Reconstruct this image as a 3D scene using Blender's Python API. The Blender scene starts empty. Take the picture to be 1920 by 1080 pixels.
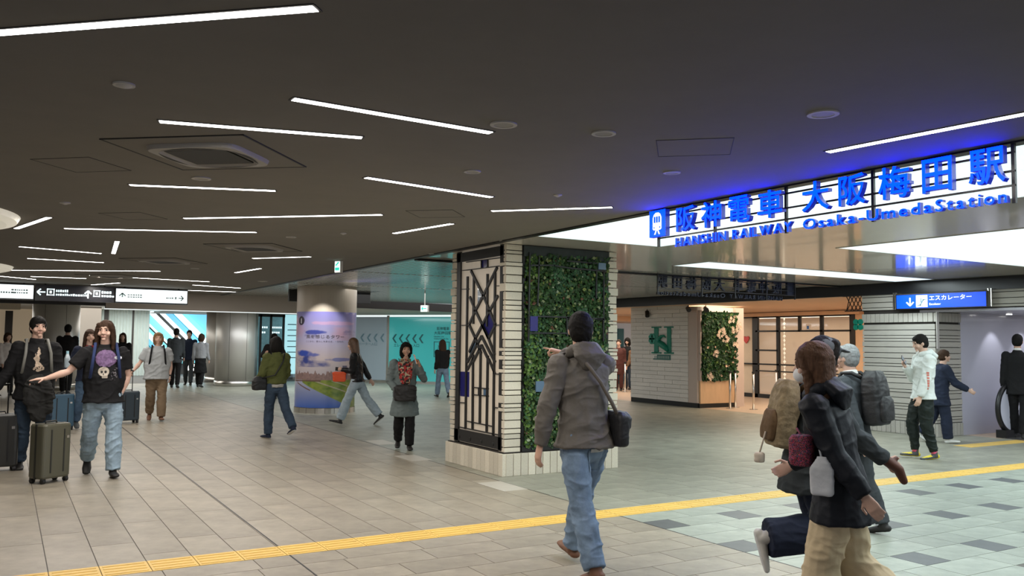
import bpy, bmesh, math, random
import numpy as np
from mathutils import Vector, Matrix, noise
from mathutils.bvhtree import BVHTree
PI = math.pi
rnd = random.Random(7)
scene = bpy.context.scene
COL = scene.collection

# ------------------------------------------------------------ camera
F, HC, CX, CY = 1605.0, 1.6, 960.0, 540.0
pitch, roll, yaw = math.atan(102/F), 0.011, math.atan(950/F)
FW = Vector((math.sin(yaw)*math.cos(pitch), math.cos(yaw)*math.cos(pitch), math.sin(pitch)))
RT = Vector((math.cos(yaw), -math.sin(yaw), 0)); UP = RT.cross(FW)
R2 = RT*math.cos(roll)+UP*math.sin(roll); U2 = UP*math.cos(roll)-RT*math.sin(roll)
CAM = Vector((0, 0, HC))
cd = bpy.data.cameras.new('camera'); cam = bpy.data.objects.new('camera', cd); COL.objects.link(cam)
M = Matrix((R2, U2, -FW)).transposed().to_4x4(); M.translation = CAM
cam.matrix_world = M
cd.sensor_width = 36; cd.lens = F*36/1920; cd.clip_end = 200; cd.clip_start = 0.05
scene.camera = cam

def ray(x, y): return R2*((x-CX)/F) - U2*((y-CY)/F) + FW
def on_z(x, y, z=0.0):
    d = ray(x, y); return CAM + d*((z-HC)/d.z)
def on_x(x, y, X):
    d = ray(x, y); return CAM + d*(X/d.x)
def on_y(x, y, Y):
    d = ray(x, y); return CAM + d*(Y/d.y)

# ------------------------------------------------------------ world, exposure
w = bpy.data.worlds.new('world'); scene.world = w; w.use_nodes = True
w.node_tree.nodes['Background'].inputs[0].default_value = (0.93, 0.96, 1.0, 1)
w.node_tree.nodes['Background'].inputs[1].default_value = 0.55
scene.view_settings.view_transform = 'Standard'; scene.view_settings.look = 'None'
scene.view_settings.exposure = 0.0; scene.view_settings.gamma = 1.0
scene.view_settings.use_curve_mapping = False

def lamp(name, loc, size, power, color=(1, 1, 1), rot=(0, 0, 0), kind='AREA', spot=None):
    l = bpy.data.lights.new(name, kind); l.energy = power; l.color = color
    if kind == 'AREA':
        l.shape = 'RECTANGLE'; l.size, l.size_y = size
    elif kind == 'SPOT':
        l.shadow_soft_size = size; l.spot_size = spot; l.spot_blend = 0.5
    o = bpy.data.objects.new(name, l); COL.objects.link(o)
    o.location = loc; o.rotation_euler = rot
    return o

# ------------------------------------------------------------ materials
MATS = {}
def mat(name, col, rough=0.6, metal=0.0, var=0.0, vscale=8.0, bump=0.0, bscale=60.0, emit=None, estr=0.0,
        alpha=1.0, trans=0.0, coat=0.0, spec=0.5, attr=False, objvar=0.0, stretch=None, aniso=0):
    if name in MATS: return MATS[name]
    m = bpy.data.materials.new(name); m.use_nodes = True; MATS[name] = m
    nt = m.node_tree; N = nt.nodes; L = nt.links; b = N['Principled BSDF']
    b.inputs['Base Color'].default_value = (*col, 1); b.inputs['Roughness'].default_value = rough
    b.inputs['Metallic'].default_value = metal; b.inputs['Alpha'].default_value = alpha
    b.inputs['Transmission Weight'].default_value = trans; b.inputs['Coat Weight'].default_value = coat
    b.inputs['Specular IOR Level'].default_value = spec
    m.diffuse_color = (*col, 1)
    src = None
    if attr:
        a = N.new('ShaderNodeAttribute'); a.attribute_name = 'Col'; src = a.outputs['Color']
        L.new(src, b.inputs['Base Color'])
    if var > 0 or bump > 0:
        tc = N.new('ShaderNodeTexCoord'); mp = N.new('ShaderNodeMapping'); L.new(tc.outputs['Object'], mp.inputs[0])
        if stretch: mp.inputs['Scale'].default_value = stretch
    if var > 0 or objvar > 0:
        mx = N.new('ShaderNodeMix'); mx.data_type = 'RGBA'; mx.blend_type = 'MULTIPLY'; mx.inputs[0].default_value = 1
        if src: L.new(src, mx.inputs[6])
        else: mx.inputs[6].default_value = (*col, 1)
        v = None
        if var > 0:
            nz = N.new('ShaderNodeTexNoise'); nz.inputs['Scale'].default_value = vscale; nz.inputs['Detail'].default_value = 6
            nz.inputs['Roughness'].default_value = 0.65
            L.new(mp.outputs[0], nz.inputs['Vector'])
            r = N.new('ShaderNodeMapRange'); r.inputs[1].default_value = 0.3; r.inputs[2].default_value = 0.7
            r.inputs[3].default_value = 1-var; r.inputs[4].default_value = 1+var
            L.new(nz.outputs[0], r.inputs[0]); v = r.outputs[0]
        if objvar > 0:
            oi = N.new('ShaderNodeObjectInfo'); r2 = N.new('ShaderNodeMapRange')
            r2.inputs[3].default_value = 1-objvar; r2.inputs[4].default_value = 1+objvar
            L.new(oi.outputs['Random'], r2.inputs[0])
            if v:
                mu = N.new('ShaderNodeMath'); mu.operation = 'MULTIPLY'; L.new(v, mu.inputs[0]); L.new(r2.outputs[0], mu.inputs[1]); v = mu.outputs[0]
            else: v = r2.outputs[0]
        L.new(v, mx.inputs[7]); L.new(mx.outputs[2], b.inputs['Base Color']); src = mx.outputs[2]
    if bump > 0:
        nb = N.new('ShaderNodeTexNoise'); nb.inputs['Scale'].default_value = bscale; nb.inputs['Detail'].default_value = 4
        L.new(mp.outputs[0], nb.inputs['Vector'])
        bp = N.new('ShaderNodeBump'); bp.inputs['Strength'].default_value = bump; bp.inputs['Distance'].default_value = 0.01
        L.new(nb.outputs[0], bp.inputs['Height']); L.new(bp.outputs[0], b.inputs['Normal'])
    if emit is not None or estr > 0:
        b.inputs['Emission Strength'].default_value = estr
        if emit is not None: b.inputs['Emission Color'].default_value = (*emit, 1)
        elif src: L.new(src, b.inputs['Emission Color'])
    return m

def s2l(*c):
    return tuple(((v/255)/12.92 if v/255 <= 0.04045 else ((v/255+0.055)/1.055)**2.4) for v in c)

# ------------------------------------------------------------ object helpers
def setp(o, label=None, cat=None, group=None, kind=None):
    if label: o['label'] = label
    if cat: o['category'] = cat
    if group: o['group'] = group
    if kind: o['kind'] = kind
    return o
def link(name, me, m=None, parent=None, loc=None):
    o = bpy.data.objects.new(name, me); COL.objects.link(o)
    if m is not None and me is not None:
        for k in (m if isinstance(m, (list, tuple)) else [m]): me.materials.append(k)
    if parent: o.parent = parent
    if loc is not None: o.location = loc
    return o
def empty(name, loc=(0, 0, 0), rz=0, label=None, cat=None, group=None, parent=None, kind=None):
    o = bpy.data.objects.new(name, None); COL.objects.link(o); o.location = loc; o.rotation_euler = (0, 0, rz)
    o.empty_display_size = 0.1
    if parent: o.parent = parent
    return setp(o, label, cat, group, kind)
def copy_tree(o, parent=None):
    c = o.copy(); COL.objects.link(c); c.parent = parent
    for ch in list(o.children): copy_tree(ch, c)
    return c
class MB:
    def __init__(s): s.v = []; s.f = []; s.mi = []
    def add(s, vs, fs, mi=0):
        n = len(s.v); s.v += [tuple(v) for v in vs]; s.f += [tuple(i+n for i in f) for f in fs]; s.mi += [mi]*len(fs); return s
    def box(s, a, b, mi=0, mx=None):
        x0, y0, z0 = a; x1, y1, z1 = b
        vs = [(x0, y0, z0), (x1, y0, z0), (x1, y1, z0), (x0, y1, z0), (x0, y0, z1), (x1, y0, z1), (x1, y1, z1), (x0, y1, z1)]
        if mx is not None: vs = [mx @ Vector(v) for v in vs]
        return s.add(vs, [(0, 3, 2, 1), (4, 5, 6, 7), (0, 1, 5, 4), (1, 2, 6, 5), (2, 3, 7, 6), (3, 0, 4, 7)], mi)
    def cbox(s, c, d, mi=0, mx=None):
        return s.box([c[i]-d[i]/2 for i in range(3)], [c[i]+d[i]/2 for i in range(3)], mi, mx)
    def bar(s, p, q, w, t, up=(0, 0, 1), mi=0):
        p = Vector(p); q = Vector(q); d = (q-p).normalized(); u = Vector(up); x = d.cross(u)
        if x.length < 1e-4: x = d.cross(Vector((1, 0, 0)))
        x.normalize(); y = x.cross(d)
        vs = [c+x*a*w/2+y*b*t/2 for c in (p, q) for a, b in ((-1, -1), (1, -1), (1, 1), (-1, 1))]
        return s.add(vs, [(0, 1, 2, 3), (7, 6, 5, 4), (0, 4, 5, 1), (1, 5, 6, 2), (2, 6, 7, 3), (3, 7, 4, 0)], mi)
    def tube(s, pts, r, n=8, mi=0, cap=True):
        pts = [Vector(p) for p in pts]; rs = r if isinstance(r, (list, tuple)) else [r]*len(pts)
        base = len(s.v); pu = None
        for i, p in enumerate(pts):
            d = (pts[min(i+1, len(pts)-1)]-pts[max(i-1, 0)]).normalized()
            if pu is None: pu = d.orthogonal().normalized()
            x = (pu-d*pu.dot(d)).normalized(); y = d.cross(x); pu = x
            for k in range(n):
                a = 2*PI*k/n; s.v.append(tuple(p+(x*math.cos(a)+y*math.sin(a))*rs[i]))
        for i in range(len(pts)-1):
            for k in range(n):
                a = base+i*n+k; b = base+i*n+(k+1) % n; s.f.append((a, b, b+n, a+n)); s.mi.append(mi)
        if cap:
            s.f.append(tuple(base+k for k in range(n))[::-1]); s.f.append(tuple(base+(len(pts)-1)*n+k for k in range(n))); s.mi += [mi, mi]
        return s
    def disc(s, c, r0, r1, h, n=24, mi=0):   # vertical frustum from c upwards
        c = Vector(c); return s.tube([c, c+Vector((0, 0, h))], [r0, r1], n, mi)
    def ring(s, c, r0, r1, h, n=32, mi=0):
        vs = []; fs = []
        for k in range(n):
            a = 2*PI*k/n; ca, sa = math.cos(a), math.sin(a)
            for r, z in ((r0, 0), (r1, 0), (r1, h), (r0, h)): vs.append((c[0]+r*ca, c[1]+r*sa, c[2]+z))
        for k in range(n):
            a = 4*k; b = 4*((k+1) % n)
            for j in range(4): fs.append((a+j, b+j, b+(j+1) % 4, a+(j+1) % 4))
        return s.add(vs, fs, mi)
    def mesh(s, name, bevel=0, smooth=False):
        me = bpy.data.meshes.new(name); me.from_pydata(s.v, [], s.f); me.update()
        me.polygons.foreach_set('material_index', s.mi)
        bm = bmesh.new(); bm.from_mesh(me); bmesh.ops.recalc_face_normals(bm, faces=bm.faces)
        if bevel: bmesh.ops.bevel(bm, geom=[e for e in bm.edges], offset=bevel, segments=1, affect='EDGES', clamp_overlap=True)
        bm.to_mesh(me); bm.free()
        if smooth: me.shade_smooth()
        return me
    def build(s, name, m, parent=None, bevel=0, smooth=False, loc=None, **kw):
        o = link(name, s.mesh(name, bevel, smooth), m, parent, loc)
        return setp(o, **kw) if kw else o

def grid_mesh(name, P, colfn=None, nu=None, nv=None, m=None, parent=None, smooth=True):
    """P(u,v)->xyz on a nu x nv grid, colfn(U,V arrays)->rgb (linear) stored as printed colour"""
    vs = [P(i/nu, j/nv) for j in range(nv+1) for i in range(nu+1)]
    fs = [(j*(nu+1)+i, j*(nu+1)+i+1, (j+1)*(nu+1)+i+1, (j+1)*(nu+1)+i) for j in range(nv) for i in range(nu)]
    me = bpy.data.meshes.new(name); me.from_pydata([tuple(v) for v in vs], [], fs); me.update()
    if colfn:
        U = np.tile(np.linspace(0, 1, nu+1), nv+1); V = np.repeat(np.linspace(0, 1, nv+1), nu+1)
        c = np.clip(colfn(U, V), 0, 1); c = np.concatenate([c, np.ones((len(c), 1))], 1)
        a = me.color_attributes.new('Col', 'FLOAT_COLOR', 'POINT'); a.data.foreach_set('color', c.astype(np.float32).ravel())
    if smooth: me.shade_smooth()
    return link(name, me, m, parent)

def vnoise(x, y, seed=0):
    xi = np.floor(x).astype(int); yi = np.floor(y).astype(int); fx = x-xi; fy = y-yi
    fx = fx*fx*(3-2*fx); fy = fy*fy*(3-2*fy)
    def h(a, b):
        n = (a*374761393+b*668265263+seed*1442695041) & 0x7fffffff; n = ((n ^ (n >> 13))*1274126177) & 0x7fffffff
        return ((n ^ (n >> 16)) & 0xffff)/65535.0
    return (h(xi, yi)*(1-fx)+h(xi+1, yi)*fx)*(1-fy)+(h(xi, yi+1)*(1-fx)+h(xi+1, yi+1)*fx)*fy
def fbm(x, y, o=4, seed=0):
    r = 0; a = 0.5
    for i in range(o): r = r+a*vnoise(x*2**i, y*2**i, seed+i*17); a *= 0.5
    return r/(1-0.5**o)

_tmp = bpy.data.scenes.new('t')
def evalmesh(o):
    _tmp.collection.objects.link(o); vl = _tmp.view_layers[0]; vl.update()
    me = bpy.data.meshes.new_from_object(o.evaluated_get(vl.depsgraph))
    _tmp.collection.objects.unlink(o); return me
def textmesh(s, size=1.0, extrude=0.0, offset=0.0, res=3, center=False, shear=0):
    c = bpy.data.curves.new('x', 'FONT'); c.body = s; c.size = size; c.extrude = extrude; c.offset = offset; c.resolution_u = res
    c.shear = shear
    if center: c.align_x = 'CENTER'
    o = bpy.data.objects.new('x', c); me = evalmesh(o); bpy.data.objects.remove(o); bpy.data.curves.remove(c); me.materials.clear(); return me
def bbox(me):
    a = np.empty(len(me.vertices)*3, np.float32); me.vertices.foreach_get('co', a); a = a.reshape(-1, 3); return a.min(0), a.max(0)
def xf(me, fn):
    n = len(me.vertices); a = np.empty(n*3, np.float32); me.vertices.foreach_get('co', a); a = a.reshape(-1, 3).astype(float)
    b = fn(a); me.vertices.foreach_set('co', np.asarray(b, np.float32).ravel()); me.update(); return me
def place_text(s, org, ux, uy, H, name, m, parent, W=None, extrude=0.0, offset=0.0, un=None, fit='cap'):
    """flat lettering: ux, uy unit vectors, lower-left at org, height H, optional width W"""
    me = textmesh(s, 1, 0, offset)
    lo, hi = bbox(me); sy = H/(hi[1]-lo[1]); sx = W/(hi[0]-lo[0]) if W else sy
    ux = np.array(ux, float); uy = np.array(uy, float); un_ = np.cross(ux, uy); org = np.array(org, float)
    if extrude:
        n = len(me.vertices); co = [v.co.copy() for v in me.vertices]; F_ = [tuple(p.vertices) for p in me.polygons]; cnt = {}
        for f in F_:
            for a, b in zip(f, f[1:]+f[:1]): cnt[(a, b)] = 1
        side = [(a, b, b+n, a+n) for (a, b) in cnt if (b, a) not in cnt]
        m2 = bpy.data.meshes.new(name); m2.from_pydata([tuple(c) for c in co]+[(c.x, c.y, 1.0) for c in co], [], [f[::-1] for f in F_]+[tuple(k+n for k in f) for f in F_]+side)
        m2.update(); m2.polygons.foreach_set('material_index', [2]*len(F_)+[0]*len(F_)+[1]*len(side)); me = m2
    xf(me, lambda a: org+np.outer((a[:, 0]-lo[0])*sx, ux)+np.outer((a[:, 1]-lo[1])*sy, uy)+np.outer(a[:, 2]*extrude, un_))
    return link(name, me, m, parent)

# ------------------------------------------------------------ common materials
m_ceil = mat('ceiling_paint', (0.20, 0.185, 0.165), 0.85, var=0.04, vscale=3)
m_black = mat('black_metal', (0.008, 0.008, 0.009), 0.45)
m_dark = mat('dark_bulkhead', (0.03, 0.03, 0.033), 0.5)
m_chrome = mat('brushed_steel', (0.62, 0.6, 0.57), 0.28, 1.0)
m_steelcol = mat('steel_column', (0.55, 0.53, 0.50), 0.38, 0.45)
m_white = mat('white_paint', (0.75, 0.74, 0.71), 0.55)
m_cream = mat('cream_wall', (0.62, 0.54, 0.42), 0.6, var=0.03)
m_beige = mat('beige_bulkhead', (0.42, 0.38, 0.34), 0.6)
m_strip = mat('lamp_tube', (1, 1, 1), 0.5, emit=(1, 0.97, 0.93), estr=9.0)
m_panel = mat('light_panel', (1, 1, 1), 0.5, emit=(0.74, 0.93, 0.96), estr=1.02)
m_gloss = mat('gloss_ceiling', (0.72, 0.67, 0.60), 0.13, 0.0, bump=0.12, bscale=1.6, spec=1.0, coat=0.25)
m_brick = mat('ivory_brick', (0.66, 0.61, 0.50), 0.65, var=0.14, vscale=14, bump=0.25, bscale=90, objvar=0.13)
m_mortar = mat('dark_mortar', (0.035, 0.03, 0.026), 0.9)
m_wood = mat('light_wood', (0.62, 0.40, 0.23), 0.5, var=0.12, vscale=5, stretch=(1, 1, 0.2))
m_wood2 = mat('wood_soffit', (0.66, 0.44, 0.28), 0.5, var=0.05, vscale=4)

# ------------------------------------------------------------ floor
TX = 0.3115; TY = 0.31
floor = MB().box((-9, -6, -0.12), (26, 46, -0.004)).build('floor', mat('floor_grout', (0.13, 0.12, 0.11), 0.8), kind='structure')
def tile_mat(name, c, **k): return mat(name, (c[0]*.70, c[1]*.70, c[2]*.64), 0.42, var=0.28, vscale=2.6, bump=0.04, bscale=25, objvar=0.07, spec=0.45, **k)
mt_l = tile_mat('stone_tile_warm', (0.44, 0.39, 0.335)); mt_m = tile_mat('stone_tile_grey', (0.41, 0.41, 0.365))
mt_r = tile_mat('stone_tile_pale', (0.46, 0.50, 0.47)); mt_d = mat('stone_tile_slate', (0.10, 0.108, 0.11), 0.45, var=0.1, objvar=0.05)
mt_y = mat('tactile_yellow', (0.74, 0.49, 0.12), 0.5, var=0.08, vscale=5, objvar=0.04)
mt_w = mat('stone_tile_white', (0.50, 0.47, 0.41), 0.45, var=0.05)
_tm = {}
def tile_mesh(w_, l_, mt):
    k = (round(w_, 3), round(l_, 3), mt.name)
    if k not in _tm:
        g = 0.002
        b = MB(); b.add([(g, g, -0.01), (w_-g, g, -0.01), (w_-g, l_-g, -0.01), (g, l_-g, -0.01), (g+.0015, g+.0015, 0), (w_-g-.0015, g+.0015, 0), (w_-g-.0015, l_-g-.0015, 0), (g+.0015, l_-g-.0015, 0)],
                      [(4, 5, 6, 7), (0, 1, 5, 4), (1, 2, 6, 5), (2, 3, 7, 6), (3, 0, 4, 7)])
        _tm[k] = b.mesh('tile'); _tm[k].materials.append(mt)
    return _tm[k]
tiles = []          # x, y, w, l, mat
YB = 6.42
far = {}
def add_tile(x, y, w_, l_, mt):
    tiles.append((x, y, w_, l_, mt))
r2 = random.Random(3)
def rows(x0, x1, y0, y1, mt, w_, l_, along):
    x = x0; c = 0
    if along == 'y':
        while x < x1-0.01:
            y = y0-(r2.random()*l_ if l_ > w_ else 0)
            while y < y1-0.01:
                a = max(y, y0); b = min(y+l_, y1)
                if b-a > 0.02: add_tile(x, a, min(w_, x1-x), b-a, mt)
                y += l_
            x += w_
    else:
        y = y0
        while y < y1-0.01:
            x = x0-(r2.random()*l_ if l_ > w_ else 0)
            while x < x1-0.01:
                a = max(x, x0); b = min(x+l_, x1)
                if b-a > 0.02: add_tile(a, y, b-a, min(w_, y1-y), mt)
                x += l_
            y += w_
rows(5.0-16*TX-0.0-9*TX, 5.0-0.0, YB+TY, 33.0, mt_l, TX, 4*TY, 'y')
rows(5.0-25*TX, 5.0, YB-12*TY, YB, mt_l, TX, 2*TY, 'x')
rows(5.0, 15.2, YB+TY, 33.0, mt_m, TY, 0.62, 'x')
UX = 0.2985
# pale field with slate accents on the near side of the yellow line
for j in range(1, 13):
    y = YB-j*TY
    i = 0; x = 5.0
    while x < 13.5:
        slate = (j in (2, 5, 8, 11)) and i % 3 == 0
        if slate: add_tile(x, y, UX, TY, mt_d); x += UX; i += 1
        else:
            n = 1 if (j in (2, 5, 8, 11)) and (i % 3 == 2) else (2 if (j in (2, 5, 8, 11)) else (2 if r2.random() < .8 else 1))
            add_tile(x, y, UX*n, TY, mt_r); x += UX*n; i += n
# a few much paler inset tiles next to the dark joint
whites = [(4.69, 8.05), (4.75, 10.6), (5.05, 12.5)]
def seen(x, y):
    v = Vector((x, y, 0))-CAM; d = v.dot(FW)
    if d < 1: return False
    px = CX+F*v.dot(R2)/d; py = CY-F*v.dot(U2)/d
    return -60 < px < 1980 and py < 1120
vis = [t for t in tiles if seen(t[0]+t[2]/2, t[1]+t[3]/2)]
vis.sort(key=lambda t: math.hypot(t[0], t[1]))
ytiles = []
x = 5.0-25*TX
while x < 5.0-0.01: ytiles.append((x, YB, TX)); x += TX
x = 5.0
while x < 14: ytiles.append((x, YB, UX)); x += UX
near = vis[:300]; rest = vis[300:]; nearset = set(map(id, near))
for (x, y, a, b, mt) in near:
    link('tile', tile_mesh(a, b, mt), None, floor, (x, y, 0))
sb = MB(); mts = [mt_l, mt_m, mt_r, mt_d, mt_w]
for (x, y, a, b, mt) in rest:
    g = 0.002; z = 0.0
    sb.add([(x+g, y+g, z), (x+a-g, y+g, z), (x+a-g, y+b-g, z), (x+g, y+b-g, z)], [(0, 1, 2, 3)], mts.index(mt))
o = sb.build('far_tile_field', mts, floor); o['kind'] = 'stuff'
for (x, y) in whites:
    link('pale_tile', tile_mesh(TX, 2*TY, mt_w), None, floor, (x, y, 0.0015))['label'] = 'much paler stone tile'
def tactile(w_):
    b = MB(); b.add([(.002, .002, -.01), (w_-.002, .002, -.01), (w_-.002, TY-.002, -.01), (.002, TY-.002, -.01), (.003, .003, .002), (w_-.003, .003, .002), (w_-.003, TY-.003, .002), (.003, TY-.003, .002)],
                    [(4, 5, 6, 7), (0, 1, 5, 4), (1, 2, 6, 5), (2, 3, 7, 6), (3, 0, 4, 7)])
    for k in range(4):
        yy = 0.045+k*0.073; b.box((0.02, yy-.013, .002), (w_-.02, yy+.013, .0055))
    me = b.mesh('tactile_tile'); me.materials.append(mt_y); return me
tm1, tm2 = tactile(TX), tactile(UX)
for (x, y, a) in ytiles:
    if not seen(x+a/2, y+.15): continue
    o = link('tactile_tile', tm1 if a == TX else tm2, None, floor, (x, y, 0.0))
    o['label'] = 'yellow ribbed guidance tile'
# the thin dark movement joints
for xj in (1.9, 5.0): MB().box((xj-.006, 2, -0.003), (xj+.006, 32, 0.0012)).build('floor_joint', m_black, floor)
# escalator guidance paving and shop floor
b = MB(); b.box((13.4, 8.15, -.01), (18.0, 8.45, .003)); b.build('tactile_strip', mt_y, floor)['label'] = 'yellow guidance strip to the escalator'
MB().box((15.2, 6.0, -.01), (26, 33, .001)).build('shop_floor', mat('shop_floor_tile', (0.50, 0.38, 0.28), 0.4, var=0.08), floor)['label'] = 'warm terracotta coloured floor by the shop'

# ------------------------------------------------------------ ceiling
ZC = 2.8
ceil = MB().box((-9, -6, ZC), (5.06, 24.0, ZC+.2)).build('ceiling', m_ceil, kind='structure')
MB().box((5.0, -6, ZC-.012), (5.09, 24.0, ZC+.2)).build('ceiling_edge', m_black, ceil)
gl = MB().box((5.09, -6, ZC), (14.3, 11.3, ZC+.2)).build('ceiling', m_gloss, kind='structure'); gl['label'] = 'glossy reflective ceiling over the hall'
def light_panel(x0, x1, y0, y1, nx, ny, label):
    t = empty('ceiling_light_panel', ((x0+x1)/2, (y0+y1)/2, ZC), label=label, cat='ceiling light', group='luminous ceiling panels')
    for i in range(nx):
        for j in range(ny):
            a = x0+(x1-x0)*i/nx+.008; b_ = x0+(x1-x0)*(i+1)/nx-.008; c = y0+(y1-y0)*j/ny+.008; d = y0+(y1-y0)*(j+1)/ny-.008
            o = MB().box((a, c, ZC-.004), (b_, d, ZC+.001)).build('diffuser', m_panel, t); o.location = (-t.location[0], -t.location[1], -t.location[2])
    f = MB()
    f.box((x0-.02, y0-.02, ZC-.006), (x1+.02, y0, ZC)).box((x0-.02, y1, ZC-.006), (x1+.02, y1+.02, ZC)).box((x0-.02, y0, ZC-.006), (x0, y1, ZC)).box((x1, y0, ZC-.006), (x1+.02, y1, ZC))
    o = f.build('frame', m_chrome, t); o.location = -t.location
    return t
light_panel(5.12, 6.9, -3.0, 8.1, 1, 9, 'luminous ceiling panel directly behind the big blue lettering')
light_panel(8.75, 14.1, 9.2, 9.95, 6, 1, 'narrow luminous ceiling strip deep in the glossy ceiling')
light_panel(8.75, 14.1, 0.5, 6.95, 4, 7, 'broad luminous ceiling panel with dark seams above the escalator side')
lamp('hall_light', (6.0, 3.5, 2.77), (1.7, 8), 130, (0.86, 0.98, 1.0))
lamp('hall_light', (11.4, 3.8, 2.77), (5, 6), 190, (0.86, 0.98, 1.0))
lamp('hall_light', (11.4, 9.6, 2.77), (5, 0.7), 130, (0.86, 0.98, 1.0))

# slatted metal ceiling past the hall
m_slat = mat('slat_metal', (0.46, 0.48, 0.47), 0.18, 0.7, spec=0.8)
sc_ = MB().box((5.09, 11.36, ZC+.05), (21, 24.6, ZC+.2)).build('ceiling', m_dark, kind='structure'); sc_['label'] = 'slatted metal ceiling'
sm = MB().box((0, 0.004, 0), (0.088, 0.996, 0.03)).mesh('slat', 0.006); sm.materials.append(m_slat)
for (ya, yb) in ((11.4, 14.15), (14.2, 17.7), (17.75, 24.5)):
    n = int((14.3-5.1)/0.118) if ya < 20 else 0
    for i in range(n):
        o = link('slat', sm, None, sc_, (5.1+i*0.118, ya, ZC)); o.scale = (1, yb-ya, 1)
MB().box((5.09, 11.3, ZC-.03), (14.3, 11.4, ZC+.15)).build('ceiling_edge', m_black, gl)

# beam along X3
X3 = 14.3
MB().box((X3, -3, 2.58), (X3+.12, 24.6, 2.83)).build('trim_1', mat('beam_black', (0.012, 0.013, 0.016), 0.3), kind='structure')

# ------------------------------------------------------------ ceiling line lamps
strips = [((-.30, 4.10), (.92, 2.97)), ((1.19, 4.17), (2.35, 4.23)), ((.69, 5.01), (1.77, 4.75)), ((.80, 7.24), (1.83, 6.85)), ((2.24, 5.91), (3.42, 6.13)),
          ((1.50, 8.95), (3.04, 7.58)), ((3.79, 6.78), (4.56, 5.99)), ((.53, 10.57), (2.38, 9.65)), ((.07, 10.9), (.34, 9.68)), ((3.69, 8.82), (3.87, 7.75)),
          ((.13, 13.06), (1.14, 13.41)), ((.26, 14.94), (1.32, 15.0)), ((1.29, 13.3), (1.16, 11.58)), ((-.11, 17.89), (2.34, 16.26)), ((3.12, 12.79), (3.74, 12.02)),
          ((3.54, 15.75), (3.67, 14.53)), ((.41, 19.37), (1.39, 19.29)), ((-.4, 19.4), (.51, 20.3)), ((1.37, 18.26), (3.65, 18.61)), ((1.67, 21.5), (2.11, 20.3)),
          ((3.49, 22.27), (5.0, 22.2)), ((3.57, 19.95), (4.71, 20.44)), ((4.34, 3.51), (4.47, 2.2)), ((-2.2, 6.5), (-1.2, 5.9)), ((-3.2, 2.0), (-2.2, 2.4)), ((-2.4, 8.6), (-1.4, 9.4))]
slabel = ['pink-white line lamp at the top corner of the dark ceiling, nearly overhead', 'slanting line lamp whose end comes near the pale round speaker', 'line lamp just beyond the near edge of the big square air conditioner',
          'line lamp just after the big square air conditioner', 'slanting line lamp between the grey speaker and the pillar lamp', 'double length line lamp in the middle of the dark ceiling',
          'line lamp over the climbing plant pillar', 'double length line lamp before the second air conditioner', 'short bright line lamp beside the round cream dome', 'short angled line lamp next to the ceiling edge by the pillar',
          'thin line lamp, upper of two parallel ones past the cream dome', 'thin line lamp, lower of two parallel ones past the cream dome', 'short glaring lamp seen end-on like a spot of light', 'very long thin line lamp beside the farther cream dome',
          'line lamp just beyond the second air conditioner', 'short line lamp between the third air conditioner and the poster column', 'faint line lamp over the white lit sign end, shorter one', 'thin line lamp ending above the white lit sign beside the dome', 'long thin line lamp before the fourth air conditioner',
          'short tilted lamp just above the black hanging sign', 'lowest long line lamp reaching the steel columns', 'thin line lamp beside the fourth air conditioner', 'line lamp above the blue station lettering', 'line lamp set beyond the dome side of the ceiling', 'line lamp set near the camera on the dome side', 'line lamp before the near cream dome']
for i, (a, b) in enumerate(strips):
    A = Vector((*a, ZC)); B = Vector((*b, ZC)); L_ = (B-A).length; ang = math.atan2(b[1]-a[1], b[0]-a[0]); mid = (A+B)/2
    t = empty('line_lamp', mid, ang, slabel[i] if i < len(slabel) else 'thin white line lamp recessed in the dark ceiling towards the back', 'ceiling light', 'line lamps in the dark ceiling')
    MB().box((-L_/2, -.025, -.006), (L_/2, .025, .002)).build('tube', m_strip, t)
    f = MB(); f.box((-L_/2-.01, -.038, -.004), (L_/2+.01, -.028, .003)).box((-L_/2-.01, .028, -.004), (L_/2+.01, .038, .003)).box((-L_/2-.012, -.03, -.004), (-L_/2, .03, .003)).box((L_/2, -.03, -.004), (L_/2+.012, .03, .003))
    f.build('frame', m_black, t)
    lamp('line_light', (mid.x, mid.y, ZC-.012), (L_, .05), 15*L_, (1, 0.93, 0.86), (0, 0, ang))
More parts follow.
